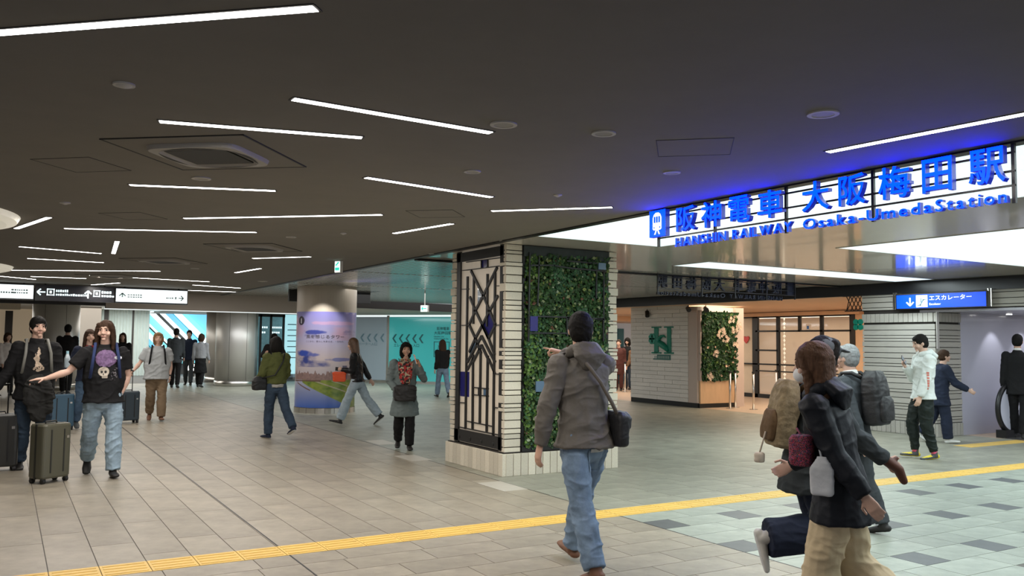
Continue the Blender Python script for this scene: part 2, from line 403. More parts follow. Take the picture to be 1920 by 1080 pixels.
# ------------------------------------------------------------ ceiling fixtures
m_cdark = mat('grille_dark', (0.008, 0.008, 0.008), 0.6); m_cgrey = mat('fixture_grey', (0.34, 0.32, 0.29), 0.5)
m_fix = mat('fixture_pale', (0.5, 0.48, 0.44), 0.5)
def air_con(x, y, ang, s, label):
    t = empty('ceiling_air_conditioner', (x, y, ZC), ang, label, 'air conditioner', 'square air conditioner cassettes')
    h = s/2
    b = MB()
    for (p, q) in (((-h, -h), (h, -h+.012)), ((-h, h-.012), (h, h)), ((-h, -h), (-h+.012, h)), ((h-.012, -h), (h, h))): b.box((*p, -.006), (*q, .001))
    b.build('outer_frame', m_cdark, t)
    MB().box((-h+.012, -h+.012, -.004), (h-.012, h-.012, .001)).build('cover_panel', m_ceil, t)
    k = h*.66; b = MB(); n = 40
    pts = []
    for j in range(n):
        a = 2*PI*j/n; c, s_ = math.cos(a), math.sin(a); e = .32
        pts.append((k*math.copysign(abs(c)**e, c), k*math.copysign(abs(s_)**e, s_)))
    vs = [(px, py, -.004) for px, py in pts]+[(px*.97, py*.97, -.03) for px, py in pts]+[(px*.80, py*.80, -.034) for px, py in pts]+[(px*.74, py*.74, -.018) for px, py in pts]
    fs = [(r*n+j, r*n+(j+1) % n, (r+1)*n+(j+1) % n, (r+1)*n+j) for r in range(3) for j in range(n)]
    b.add(vs, fs); b.build('body', m_cgrey, t, smooth=False)
    g = k*.66; MB().box((-g, -g, -.026), (g, g, -.012)).build('intake_grille', m_cdark, t)
    for q in range(4):
        b = MB(); mx = Matrix.Rotation(q*PI/2, 4, 'Z')
        vs = []; 
        for j in range(17):
            a = -g*.95+2*g*.95*j/16; bow = math.sin(PI*j/16)
            vs += [mx @ Vector((a, k*.80+bow*k*.02, -.0345)), mx @ Vector((a, k*.80+bow*k*.115, -.0345))]
        b.add(vs, [(2*j, 2*j+1, 2*j+3, 2*j+2) for j in range(16)]); b.build('outlet_slot', m_cdark, t)
    return t
air_con(1.10, 5.72, math.radians(-40), .93, 'large square air conditioner cassette with the largest grille')
air_con(2.77, 11.3, math.radians(-40), .93, 'middle square air conditioner cassette, beyond the double length line lamp')
air_con(2.09, 14.1, math.radians(-40), .93, 'third square air conditioner cassette, beside the short spot of light')
air_con(1.75, 18.2, math.radians(-40), .93, 'fourth and last square air conditioner cassette above the lit hanging signs')
for (x, y, l) in ((3.58, 3.88, 'square access hatch beside the blue lettering'), (.42, 6.6, 'square access hatch behind the big air conditioner'), (1.05, 9.1, 'square access hatch before the second air conditioner'), (3.45, 7.25, 'square access hatch between two short line lamps')):
    t = empty('access_hatch', (x, y, ZC), math.radians(-42), l, 'hatch', 'ceiling access hatches')
    b = MB(); h = .225
    for (p, q) in (((-h, -h), (h, -h+.005)), ((-h, h-.005), (h, h)), ((-h, -h), (-h+.005, h)), ((h-.005, -h), (h, h))): b.box((*p, -.0025), (*q, .001))
    b.build('seam', m_cdark, t); MB().box((-h+.005, -h+.005, -.001), (h-.005, h-.005, .001)).build('lid', m_ceil, t)
def round_fix(name, x, y, r, label, cat, dome=False, z=ZC):
    t = empty(name, (x, y, z), 0, label, cat, 'small round ceiling fittings')
    MB().ring((0, 0, -.008), r*.72, r, .008, 28).build('rim', m_fix, t, smooth=False)
    if dome:
        MB().tube([(0, 0, -.002), (0, 0, -.008), (0, 0, -.016), (0, 0, -.020)], [r*.8, r*.74, r*.45, .004], 20).build('dome', m_fix, t, smooth=True)
    else:
        MB().disc((0, 0, -.006), r*.72, r*.72, .005, 24).build('mesh_cover', m_cgrey, t)
for (n_, x, y, r, l, c, d) in (('smoke_detector', .44, 4.37, .05, 'small domed smoke detector before the big air conditioner', 'smoke detector', True),
    ('ceiling_speaker', 2.32, 4.03, .075, 'pale round speaker at the end of the slanting line lamp', 'speaker', False),
    ('ceiling_downlight', 2.90, 3.89, .07, 'round fitting between the pale speaker and the access hatch', 'downlight', False),
    ('ceiling_downlight', 3.60, 2.94, .08, 'round downlight lit blue by the station lettering, nearly overhead', 'downlight', False),
    ('ceiling_downlight', 3.97, 4.53, .06, 'round downlight lit blue just above the train icon', 'downlight', False),
    ('ceiling_speaker', 2.79, 5.28, .06, 'grey round speaker between the slanting lamps', 'speaker', False),
    ('ceiling_speaker', 1.22, 6.64, .07, 'grey round speaker just behind the big air conditioner', 'speaker', False),
    ('smoke_detector', .42, 8.54, .045, 'domed smoke detector by the round white dome', 'smoke detector', True),
    ('sprinkler_head', 3.82, 5.74, .035, 'tiny sprinkler above the lamp near the pillar', 'sprinkler', True),
    ('ceiling_speaker', 2.83, 9.85, .06, 'grey round speaker beyond the double length lamp', 'speaker', False),
    ('sprinkler_head', 3.22, 9.16, .035, 'tiny sprinkler between the lamp and the second air conditioner', 'sprinkler', True),
    ('ceiling_speaker', 2.75, 15.25, .07, 'grey round speaker beside the third air conditioner', 'speaker', False),
    ('security_camera', 4.52, 17.69, .1, 'white dome camera in front of the poster column', 'camera', True)):
    round_fix(n_, x, y, r, l, c, d)
for (y, l) in ((10.0, 'nearer of the two round cream ceiling domes'), (17.1, 'farther of the two round cream ceiling domes')):
    t = empty('ceiling_dome', (-1.5, y, ZC), 0, l, 'ceiling light', 'round cream ceiling domes')
    MB().tube([(0, 0, 0), (0, 0, -.05), (0, 0, -.075)], [1.6, 1.57, 1.48], 64).build('diffuser', mat('dome_cream', (.72, .68, .58), .5, emit=(.8, .75, .62), estr=.45), t, smooth=False)

# ------------------------------------------------------------ blue station lettering
m_blue = mat('blue_letter', (0, .004, .06), 0.5, spec=.1, emit=(0.0, 0.0060, 1.0), estr=24.0)
m_blues = mat('blue_letter_side', (0, .015, .12), 0.4, emit=(0.0, 0.008, .5), estr=.55)
m_blue2 = mat('blue_letter_dim', (0, .01, .12), .5, emit=(0, .01, .35), estr=.25)
m_navy = mat('letter_back', (0.006, 0.010, 0.03), 0.5)
m_lw = mat('white_print_lit', (1, 1, 1), .5, emit=(.85, .97, 1), estr=1.0)
KJ = [('阪', 5.601, 5.369), ('神', 5.293, 5.059), ('電', 4.982, 4.754), ('車', 4.671, 4.430), ('大', 4.246, 4.008), ('阪', 3.927, 3.712), ('梅', 3.610, 3.381), ('田', 3.295, 3.097), ('駅', 2.992, 2.772)]
KS = [(2.565, 2.775)]*9
RM = [('HANSHIN', 5.622, 5.02), ('RAILWAY', 4.95, 4.35), ('Osaka-Umeda', 4.246, 3.235), ('Station', 3.215, 2.773)]
SZ = 5.6
def sign_letters(t, f, ux, n):
    """f(s, z) -> world point on the letter plane, ux reading direction, s from 0 at the icon end"""
    un = np.cross(np.array(ux), (0, 0, 1.0))
    def split(o):
        me = o.data; mi_ = [p.material_index for p in me.polygons]; me.materials.clear(); [me.materials.append(k) for k in (n or (m_blue, m_blues, m_navy))]; me.polygons.foreach_set('material_index', mi_)
        for p in (me.polygons if o.name.startswith('icon') else []):
            d = np.dot(p.normal, un); p.material_index = 0 if d > .5 else (2 if d < -.5 else 1)
    for (ch, a, b_) in KJ:
        o = place_text(ch, f(5.95-a, 2.565), ux, (0, 0, 1), .212, 'letter', m_blue, t, W=a-b_, extrude=.045, offset=.012); split(o)
    for (wd, a, b_) in RM:
        full = textmesh(wd, 1); lo, hi = bbox(full); adv = []; x = 0
        for ch in wd:
            m_ = textmesh(ch, 1); l2, h2 = bbox(m_); adv.append((l2, h2, x)); x += (h2[0]-l2[0])+.16
        tot = x-.16; sc = (a-b_)/tot
        for ch, (l2, h2, xx) in zip(wd, adv):
            zz = 2.442+l2[1]*.085; o = place_text(ch, f(5.95-a+xx*sc, zz), ux, (0, 0, 1), max(.012, (h2[1]-l2[1])*.108), 'letter', m_blue, t, W=(h2[0]-l2[0])*sc, extrude=.035, offset=.009); split(o)
    # icon: blue box with a white train front
    ux3 = Vector(ux); un3 = Vector(un); O = Vector(f(0, 2.55))
    mx = Matrix((ux3, Vector((0, 0, 1)), un3)).transposed().to_4x4(); mx.translation = O
    ic = MB(); ic.box((0, 0, 0), (.215, .235, .05), mx=mx); io = ic.build('icon_box', [m_blue, m_blues, m_navy], t); split(io)
    g = MB()
    def poly(pts, z0=.051, z1=.054, mi=0):
        n_ = len(pts); g.add([mx @ Vector((p[0], p[1], z)) for z in (z0, z1) for p in pts], [tuple(range(n_))[::-1], tuple(range(n_, 2*n_))]+[(k, (k+1) % n_, n_+(k+1) % n_, n_+k) for k in range(n_)], mi)
    poly([(.05, .07), (.05, .17), (.065, .20), (.09, .215), (.125, .215), (.15, .20), (.165, .17), (.165, .07), (.15, .06), (.065, .06)])
    poly([(.07, .02), (.085, .02), (.105, .06), (.09, .06)]); poly([(.145, .02), (.13, .02), (.11, .06), (.125, .06)])
    for (x0, x1) in ((.066, .087), (.097, .118), (.128, .149)): poly([(x0, .125), (x1, .125), (x1, .18), (x0, .18)], .054, .056, 1)
    poly([(.064, .075), (.075, .075), (.075, .09), (.064, .09)], .054, .056, 1); poly([(.14, .075), (.151, .075), (.151, .09), (.14, .09)], .054, .056, 1)
    g.build('train_pictogram', [m_lw, m_blue], io)
def station_sign(base, f, ux, label, dim=False):
    t = empty('station_sign', base, 0, label, 'sign')
    inv = Vector(base)
    sign_letters(t, f, ux, (m_blue2, m_navy, m_navy) if dim else None)
    un = np.cross(np.array(ux), (0, 0, 1.0))
    b = MB()
    for z in (2.74, 2.63, 2.545):
        p = Vector(f(.05, z))-Vector(un)*.02; q = Vector(f(3.2, z))-Vector(un)*.02; b.bar(p, q, .012, .012)
    b.build('rail', m_black, t)
    for s in (.04, .75, 1.5, 2.25, 3.19):
        p = Vector(f(s, 2.44 if s != .04 else 2.47))-Vector(un)*.025; q = Vector(f(s, 2.8))-Vector(un)*.025
        MB().bar(p, q, .02, .02).build('post', m_black, t)
    for c in t.children:
        c.location = -inv
        if dim:
            for o in [c]+list(c.children):
                for p in o.data.polygons:
                    if p.material_index == 1 and len(o.data.materials) > 1: p.material_index = 2
    return t
station_sign((5.0, 4.35, 2.44), lambda s, z: (5.0, 5.95-s, z), (0, -1, 0), 'glowing blue railway station lettering facing the concourse at the ceiling edge')
station_sign((11.2, 11.3, 2.44), lambda s, z: (12.95-s*1.07, 11.27, z), (-1, 0, 0), 'second station lettering seen from behind as dark reversed letters', True)

# ------------------------------------------------------------ brick planter pillar
PX0, PX1, PY0, PY1 = 5.22, 6.90, 8.96, 10.42
pil = empty('brick_pillar', ((PX0+PX1)/2, (PY0+PY1)/2, 0), 0, 'ivory brick pillar with a stained glass side and a living green side', 'pillar')
def child_fix(o): o.location = -Vector(o.parent.location); return o
child_fix(MB().box((PX0+.03, PY0+.03, 0), (PX1-.03, PY1-.03, ZC)).build('core', m_mortar, pil))
ub = MB().box((-.5, -.5, -.5), (.5, .5, .5)).mesh('brick', .02); ub.materials.append(m_brick)
ubs = {}
def brick(p0, p1, parent, base=ub):
    d = [p1[i]-p0[i] for i in range(3)]; k = tuple(round(v, 2) for v in d)
    o = link('brick', base, None, parent); o.location = Vector([(p0[i]+p1[i])/2 for i in range(3)])-Vector(parent.matrix_basis.translation); o.scale = d; return o
zb = .275; z = zb; rb = random.Random(11); courses = []
while z < ZC-.02:
    h = rb.choice([.045, .05, .055, .062, .1, .105]); h = min(h, ZC-z); courses.append((z, h)); z += h
g = .0055
for i, (z, h) in enumerate(courses):
    pr = rb.choice([0, .004, .008, .014])
    brick((PX0-pr, PY0-pr, z+g), (PX0+.225, PY0+.14, z+h-g), pil)
    brick((PX1-.135, PY0-pr, z+g), (PX1+pr, PY0+.14, z+h-g), pil)
    brick((PX0-pr, PY1-.13, z+g), (PX0+.14, PY1+pr, z+h-g), pil)
n = 14; dy = (PY1-PY0+.08)/n
for i in range(n): brick((PX0-.045, PY0-.04+i*dy+g*.6, 0), (PX0+.1, PY0-.04+(i+1)*dy-g*.6, zb-.01), pil)
n = 16; dx = (PX1-PX0+.0)/n
for i in range(n): brick((PX0+.0+i*dx+g*.6+.0, PY0-.045, 0), (PX0+(i+1)*dx-g*.6, PY0+.1, zb-.01), pil)
child_fix(MB().box((PX0-.02, PY0-.02, zb-.012), (PX1+.02, PY1+.02, zb)).build('sill', m_mortar, pil))

for (x, y, l) in ((5.16, 8.72, 'small recessed spotlight washing the near corner of the brick pillar'), (5.12, 10.6, 'small recessed spotlight washing the far corner of the brick pillar')):
    round_fix('ceiling_downlight', x-.12, y, .05, l, 'downlight'); lamp('pillar_spot', (x-.12, y, 2.77), .02, 14, (1, .78, .5), (0, math.radians(12), 0), 'SPOT', math.radians(80))
# stained glass side (plane X=PX0). s: far to near, t: top to bottom
gy0, gy1, gz0, gz1 = 10.28, 8.975+.14, 2.80, .29
gy1 = 9.02
def gp(s, t, dx=0): return (PX0+.02-dx, gy0+(gy1-gy0)*s, gz0+(gz1-gz0)*t)
def z1p(X, Y):     # helper: picture of the panel -> panel coordinates
    x = 840+X/4.69; y = 450+Y/4.69; return st(x, y)
def z2p(X, Y):
    x = 830+X/4.5; y = 660+Y/4.5; return st(x, y)
def st(x, y):
    P = on_x(x, y, PX0); return ((P.y-gy0)/(gy1-gy0), (P.z-gz0)/(gz1-gz0))
sg = empty('stained_glass_panel', (PX0, (gy0+gy1)/2, gz1), 0, 'tall geometric stained glass screen with blue diamonds set in the brick pillar', 'stained glass')
m_opal = mat('opal_glass', (.62, .54, .43), .35, var=.05, emit=(.62, .55, .45), estr=.18)
m_bglass = mat('blue_glass', (.02, .02, .16), .12, coat=.5); m_tglass = mat('steel_blue_glass', (.10, .17, .26), .15, coat=.5)
child_fix(MB().box((PX0+.02, gy1, gz1), (PX0+.045, gy0, gz0)).build('opal_backing', m_opal, sg))
def gbar(a, b_, wd=.028, dx=.012, name='bar'):
    p, q = Vector(gp(*a, dx)), Vector(gp(*b_, dx)); o = MB().bar(p, q, wd, .022, (1, 0, 0)).build(name, m_black, sg); o.location = -Vector(sg.location); return o
for a, b_, wd in (((0.055, 0), (0.055, 1), .10), ((.965, 0), (.965, 1), .07), ((0, .03), (1, .03), .12), ((0, .965), (1, .965), .15)):
    gbar(a, b_, wd, .018, 'frame_bar')
for s, tt in ((.235, (.135, .93)), (.375, (.135, .385)), (.665, (.135, .40)), (.82, (.135, .95))): gbar((s, tt[0]), (s, tt[1]), .034)
for X, Ya, Yb in ((1, 0, 0),): pass
gbar(z2p(252, 20), z2p(247, 650), .034); gbar(z2p(316, 10), z2p(308, 600), .034); gbar(z2p(376, 30), z2p(366, 672), .034)
DG = [[(200, 270), (310, 490), (360, 612), (415, 745), (355, 865), (300, 748)], [(430, 240), (310, 485), (240, 620), (185, 742)], [(190, 500), (240, 622), (300, 748), (355, 868), (408, 1010)],
      [(437, 490), (365, 620), (300, 748), (240, 862), (185, 985)], [(185, 748), (240, 868), (290, 1000)], [(168, 1075), (230, 960), (293, 845), (352, 960), (412, 1075)], [(215, 1078), (293, 925), (365, 1078)]]
for pl in DG:
    for a, b_ in zip(pl, pl[1:]): gbar(z1p(*a), z1p(*b_), .034, .016)
gbar(z2p(205, 150), z2p(255, 50), .03); gbar(z2p(437, 185), z2p(385, 60), .03)
for a, b_ in (((125, 268), (190, 262)), ((122, 433), (180, 431)), ((112, 751), (180, 748)), ((425, 403), (495, 402)), ((415, 748), (485, 747)), ((158, 195), (500, 150)), ((158, 265), (500, 222)), ((290, 180), (290, 250)), ((345, 175), (345, 245))):
    gbar(z1p(*a), z1p(*b_), .010, .012, 'lead_line')
for a, b_ in (((430, 185), (495, 187)), ((425, 468), (490, 474)), ((200, 583), (418, 628)), ((125, 630), (480, 702)), ((250, 298), (380, 310)), ((250, 360), (380, 372)), ((110, 425), (190, 430))):
    gbar(z2p(*a), z2p(*b_), .012, .012, 'lead_line')
def pane(pts, m_, name='coloured_pane', lab=None):
    P = [gp(*p, .006) for p in pts]; Q = [gp(*p, -.002) for p in pts]; n_ = len(P)
    o = MB().add(P+Q, [tuple(range(n_)), tuple(range(n_, 2*n_))[::-1]]+[(k, (k+1) % n_, n_+(k+1) % n_, n_+k) for k in range(n_)]).build(name, m_, sg)
    o.location = -Vector(sg.location)
    if lab: o['label'] = lab
pane([z1p(*p) for p in ((362, 622), (415, 745), (355, 862), (300, 748))], m_bglass, lab='deep blue diamond pane')
pane([z1p(*p) for p in ((252, 410), (310, 490), (252, 600))], m_tglass, lab='steel blue triangle pane')
pane([z1p(*p) for p in ((290, 180), (345, 172), (345, 242), (290, 250))], m_bglass, lab='small dark blue pane at the top')
pane([z2p(*p) for p in ((140, 165), (215, 168), (212, 380), (140, 372))], m_bglass, lab='deep blue pane at the lower edge')
pane([z2p(*p) for p in ((335, 312), (372, 316), (370, 370), (335, 366))], m_tglass, lab='small steel blue pane')
pane([z2p(*p) for p in ((288, 302), (308, 306), (308, 366), (288, 362))], m_black, lab='small black pane')
pane([z1p(*p) for p in ((182, 985), (232, 900), (222, 990), (182, 1050))], m_tglass, lab='steel blue sliver pane')
for s in (.12, .36, .6, .84):
    p = Vector(gp(s, .975, .03)); o = MB().cbox(p, (.02, .04, .04)).build('bolt', m_black, sg, bevel=.008); o.location = -Vector(sg.location)

# living wall side (plane Y = PY0)
lx0, lx1, lz0, lz1 = 5.455, 6.755, .28, 2.79
lw = empty('living_wall', ((lx0+lx1)/2, PY0, lz0), 0, 'upright panel of leafy climbing plants in a black trellis on the brick pillar', 'plants')
def lfix(o, n=None): o.location = -Vector(lw.location); return o
lfix(MB().box((lx0, PY0+.03, lz0), (lx1, PY0+.06, lz1)).build('planting_board', mat('moss_board', (.012, .02, .008), .9), lw))
def lbar(x0, z0, x1, z1, wd=.02, y=PY0-.055, name='trellis_bar', m_=None):
    return lfix(MB().bar((x0, y, z0), (x1, y, z1), .02, wd, (1, 0, 0) if abs(x1-x0) < abs(z1-z0) else (0, 0, 1)).build(name, m_ or m_black, lw))
def q(X, Y): P = on_y(960+X/4.5, 440+Y/4.5, PY0); return P.x, P.z
for a in ((lx0+.015, lz0, lx0+.015, lz1), (lx1-.015, lz0, lx1-.015, lz1)): lbar(*a, wd=.035, y=PY0, name='frame_bar')
lfix(MB().box((lx0, PY0-.03, lz1-.13), (lx1, PY0+.02, lz1)).build('header_rail', mat('patina_iron', (.03, .04, .04), .6, var=.2), lw))
lfix(MB().box((lx0, PY0-.03, lz0), (lx1, PY0+.02, lz0+.06)).build('bottom_rail', m_black, lw))
for A, B in (((208, 190), (195, 600)), ((130, 150), (118, 900)), ((130, 262), (340, 262)), ((330, 262), (465, 285)), ((465, 285), (770, 312)), ((440, 225), (700, 245)), ((190, 690), (560, 700)), ((440, 700), (445, 860)), ((120, 830), (440, 832)), ((690, 310), (688, 540)), ((752, 310), (748, 900)), ((690, 715), (760, 715)), ((355, 975), (450, 975)), ((440, 700), (750, 712))):
    (xa, za), (xb, zb_) = q(*A), q(*B); lbar(xa, za, xb, zb_, .018)
for (A, B, m_, l) in (((130, 688), (192, 815), m_bglass, 'dark blue glass tile'), ((705, 240), (765, 300), m_tglass, 'slate blue glass tile at the top corner')):
    (xa, za), (xb, zb_) = q(*A), q(*B); o = lfix(MB().box((xa, PY0-.07, min(za, zb_)), (xb, PY0-.05, max(za, zb_))).build('glass_tile', m_, lw)); o['label'] = l
o = lfix(MB().box((5.62, PY0-.07, 1.0), (5.78, PY0-.05, 1.13)).build('glass_tile', m_tglass, lw))
def leaf_field(name, x0, x1, z0, z1, n, y, seed, parent, size=(.03, .055), holes=0, axis='y', pal=None, flowers=0):
    R = np.random.RandomState(seed); vs = []; fs = []; cs = []
    for i in range(n):
        cx = R.uniform(x0, x1); cz = R.uniform(z0, z1); nn = noise.noise((cx*5, cz*5, seed))
        s = R.uniform(*size); a = R.uniform(0, 2*PI); tilt = R.uniform(.1, .9); dep = -.02-.07*R.rand()-.03*max(0, nn)
        ca, sa = math.cos(a), math.sin(a)
        lp = [(0, 0, 0), (.35, .5, -.12), (.38, 0, .06), (.35, -.5, -.12), (.8, .38, -.1), (.85, 0, .02), (.8, -.38, -.1), (1.15, 0, -.12)]
        b0 = len(vs)
        for (u, v, w_) in lp:
            X = (u*ca-v*sa)*s; Z = (u*sa+v*ca)*s; W = w_*s-u*s*tilt*.6
            vs.append((cx+X, y+dep+W, cz+Z-.0) if axis == 'y' else (y+dep+W, cx+X, cz+Z))
        fs += [(b0, b0+1, b0+2), (b0, b0+2, b0+3), (b0+1, b0+4, b0+5, b0+2), (b0+2, b0+5, b0+6, b0+3), (b0+4, b0+7, b0+5), (b0+5, b0+7, b0+6)]
        if pal: c = pal(R, cx, cz)
        else:
            k = R.rand(); br = .28+.6*R.rand(); 
            patch = noise.noise((cx*3.1, cz*3.1, 9)); 
            c = np.array([.04, .105, .028])*br
            if patch > .1: c = np.array([.05, .13, .055])*br*1.35
            if k > .93: c = np.array([.15, .19, .05])
            if k < .05: c = np.array([.20, .24, .12])
            if cx < x0+.22 and k > .55: c = np.array([.14, .26, .05])*br
            if k > .985: c = np.array([.12, .05, .03])
            if k < .03 and patch > .05: c = np.array([.28, .33, .22])
        cs += [c]*8
    me = bpy.data.meshes.new(name); me.from_pydata(vs, [], fs); me.update()
    ca_ = me.color_attributes.new('Col', 'FLOAT_COLOR', 'POINT'); ca_.data.foreach_set('color', np.concatenate([np.array(cs), np.ones((len(cs), 1))], 1).astype(np.float32).ravel())
    o = link(name, me, mat('leaf', (.1, .2, .05), .5, attr=True, spec=.3), parent); o['kind'] = 'stuff'; return o
lfix(leaf_field('foliage', lx0+.03, lx1-.03, lz0+.05, lz1-.1, 12000, PY0+.045, 3, lw, size=(.022, .046)))

# ------------------------------------------------------------ poster column
PC = Vector((6.30, 18.9, 0)); PR = .665
pc = empty('poster_column', PC, 0, 'thick round column wrapped in a riverside sky poster', 'column')
MB().tube([(0, 0, .12), (0, 0, ZC+.05)], [PR, PR], 64).build('shaft', mat('column_panel', (.50, .44, .36), .4), pc, smooth=False)
for k in range(20):
    a = 2*PI*k/20; P = []
    b = MB(); vs = []
    for j in range(4):
        aa = a+(2*PI/20)*(.02+.96*j/3); vs += [((PR+.012)*math.cos(aa), (PR+.012)*math.sin(aa), 0), ((PR+.012)*math.cos(aa), (PR+.012)*math.sin(aa), .115)]
    b.add(vs, [(2*j, 2*j+2, 2*j+3, 2*j+1) for j in range(3)]); b.build('kick_plate', m_chrome, pc)
MB().tube([(0, 0, 0), (0, 0, .12)], [PR, PR], 48).build('plinth', m_cdark, pc)
thc = math.atan2(-PC.y, -PC.x)        # direction to the viewer's side
def on_col(th, z, r=PR+.006): return (r*math.cos(th), r*math.sin(th), z)
PZ0, PZ1, HW = .125, 2.23, 1.50
def pcol(U, V):
    # u: 0..1 across the visible side, v: 0 bottom .. 1 top
    n = len(U); c = np.zeros((n, 3))
    top = np.array(s2l(128, 124, 190)); mid = np.array(s2l(176, 172, 205)); low = np.array(s2l(205, 190, 190)); hor = np.array(s2l(186, 178, 184))
    def lerp(a, b_, t): t = np.clip(t, 0, 1)[:, None]; return a*(1-t)+b_*t
    c = lerp(hor, low, (V-.36)/.15); c = lerp(c, mid, (V-.5)/.2); c = lerp(c, top, (V-.72)/.28)
    warm = fbm(U*3+2, V*5, 4, 3); c = lerp(c, np.array(s2l(190, 150, 170)), (warm-.55)*3*(V > .7))
    cl = fbm(U*4, V*9, 5, 8); c = lerp(c, np.array(s2l(60, 72, 140)), (cl-.62)*5*(V > .42))
    def blob(cx, cy, rx, ry, col, k=1):
        nonlocal c
        d = ((U-cx)/rx)**2+((V-cy)/ry)**2; m = np.clip((1.2-d)*1.6-(fbm(U*14, V*18, 3, 5)-.5)*2.5, 0, 1)*k; c = lerp(c, np.array(col), m)
    blob(.36, .785, .13, .022, s2l(70, 80, 160)); blob(.22, .565, .12, .035, s2l(55, 78, 170)); blob(.34, .55, .10, .02, s2l(80, 95, 175), .8); blob(.72, .50, .22, .02, s2l(90, 100, 170), .8)
    blob(.6, .88, .3, .02, s2l(205, 160, 190), .6)
    # city strip
    city = (V < .385) & (V > .29); bh = .32+.06*vnoise(U*42, U*0, 4)+.02*vnoise(U*110, U*0, 9)
    m = (V < bh) & (V > .26); tone = .5+.5*vnoise(U*80, V*60, 2)
    c[m] = (np.array(s2l(150, 125, 120))[None]*(tone[m][:, None])+np.array(s2l(90, 72, 78))[None]*(1-tone[m][:, None]))
    tw = (np.abs(U-.745) < .035) & (V < .435) & (V > .3); c[tw] = np.array(s2l(92, 92, 120)); c[tw & ((V*200).astype(int) % 3 == 0)] = np.array(s2l(70, 72, 100))
    # river and green banks
    wat = (V < .285); c[wat] = lerp(np.array([s2l(58, 96, 180)]).repeat(wat.sum(), 0), np.array(s2l(165, 170, 190)), V[wat]/.27)
    edge = .27-(U-.18)*.42; edge2 = .285
    gr = (V > edge) & (V < edge2) & (U > .2); tone = fbm(U*20, V*40, 3, 1)
    gc = np.array(s2l(60, 92, 40))[None]*(1-tone[:, None])*1.3+np.array(s2l(150, 160, 70))[None]*tone[:, None]; c[gr] = gc[gr]
    for (k, off, wd) in ((.33, .30, .006), (.30, .355, .005)):
        ln = np.abs(V-(off-(U-.3)*k*.9)) < wd; c[ln & (V < .28) & (U > .34)] = np.array(s2l(170, 160, 140))
    br = np.abs(V-(.275+.01*U)) < .007; c[br & (U < .45)] = np.array(s2l(105, 82, 74))
    bd = np.abs(V-(.25-(U-.12)*.35)) < .006; c[bd & (U > .1) & (U < .32)] = np.array(s2l(110, 80, 60))
    el = ((U-.155)/.058)**2+((V-.905)/.047)**2 < 1; c[el] = np.array(s2l(48, 42, 56))
    return c
th0 = thc-HW; th1 = thc+HW    # the picture runs from one flank to the other
pg = grid_mesh('poster', lambda u, v: on_col(th0+(th1-th0)*(.04+.92*u), PZ0+(PZ1-PZ0)*v), pcol, 260, 260, mat('poster_print', (1, 1, 1), .28, attr=True, coat=.3), pc)
m_ink = mat('grey_ink', (.12, .10, .14), .6); m_inkw = mat('white_ink', (.8, .8, .85), .6)
def col_text(s, u0, u1, z0, z1, m_, name='poster_lettering', off=0.0):
    me = textmesh(s, 1, 0, off); lo, hi = bbox(me); d = (hi-lo)
    a0 = th0+(th1-th0)*(.04+.92*u0); a1 = th0+(th1-th0)*(.04+.92*u1)
    def fn(a):
        u = (a[:, 0]-lo[0])/d[0]; v = (a[:, 1]-lo[1])/d[1]; th = a0+(a1-a0)*u; r = PR+.0095; return np.stack([r*np.cos(th), r*np.sin(th), z0+(z1-z0)*v], 1)
    return link(name, xf(me, fn), m_, pc)
col_text('風を感じるタワー', .25, .72, 1.64, 1.72, m_ink, off=.01); col_text('ここから、暮らしを変える、一生もの。', .25, .72, 1.555, 1.595, m_ink)
col_text('1', .15, .163, 1.97, 2.08, m_inkw, off=.03)
lamp('column_spot', (5.62, 17.55, 2.75), .03, 90, (1, .97, .92), (math.radians(38), 0, math.radians(-27)), 'SPOT', math.radians(62))
round_fix('ceiling_downlight', 5.62, 17.55, .08, 'small lit downlight in front of the poster column', 'downlight')

# hanging exit signs
m_exg = mat('exit_green', (0, .45, .33), .5, emit=(0.02, .55, .42), estr=1.0); m_exw = mat('exit_white', (.9, 1, .97), .5, emit=(.80, 1, .97), estr=1.3)
def exit_sign(x, y, z, wd, hh, label, arrow, zc=ZC):
    t = empty('exit_sign', (x, y, z), math.radians(-58), label, 'exit sign')
    MB().box((-wd/2, -.03, 0), (wd/2, .03, hh)).build('housing', m_white, t)
    MB().box((-wd/2+.008, -.034, .008), (wd/2-.008, -.03, hh-.008)).build('face', m_exw, t)
    b = MB()
    if arrow:
        b.bar((-.06, -.036, hh/2), (.07, -.036, hh/2), .004, .02, (0, 0, 1)); b.bar((-.065, -.036, hh/2), (-.02, -.036, hh/2+.045), .02, .004, (0, 1, 0)); b.bar((-.065, -.036, hh/2), (-.02, -.036, hh/2-.045), .02, .004, (0, 1, 0))
    else:
        b.box((-wd*.36, -.036, hh*.18), (wd*.36, -.034, hh*.44)); b.box((-wd*.30, -.036, hh*.56), (wd*.30, -.034, hh*.60)); b.bar((-.03, -.036, hh*.62), (.02, -.036, hh*.82), .02, .004, (0, 1, 0)); b.box((0, -.036, hh*.82), (.03, -.034, hh*.9))
    b.build('pictogram', m_exg, t)
    MB().tube([(0, 0, hh), (0, 0, zc-z)], .012, 8).build('hanger', m_white, t)
    return t
exit_sign(4.30, 12.4, 2.62, .11, .175, 'small lit green and white exit sign in front of the poster column', False)
exit_sign(8.6, 18.6, 2.30, .20, .16, 'lit exit sign with a green arrow hanging before the teal glass wall', True)
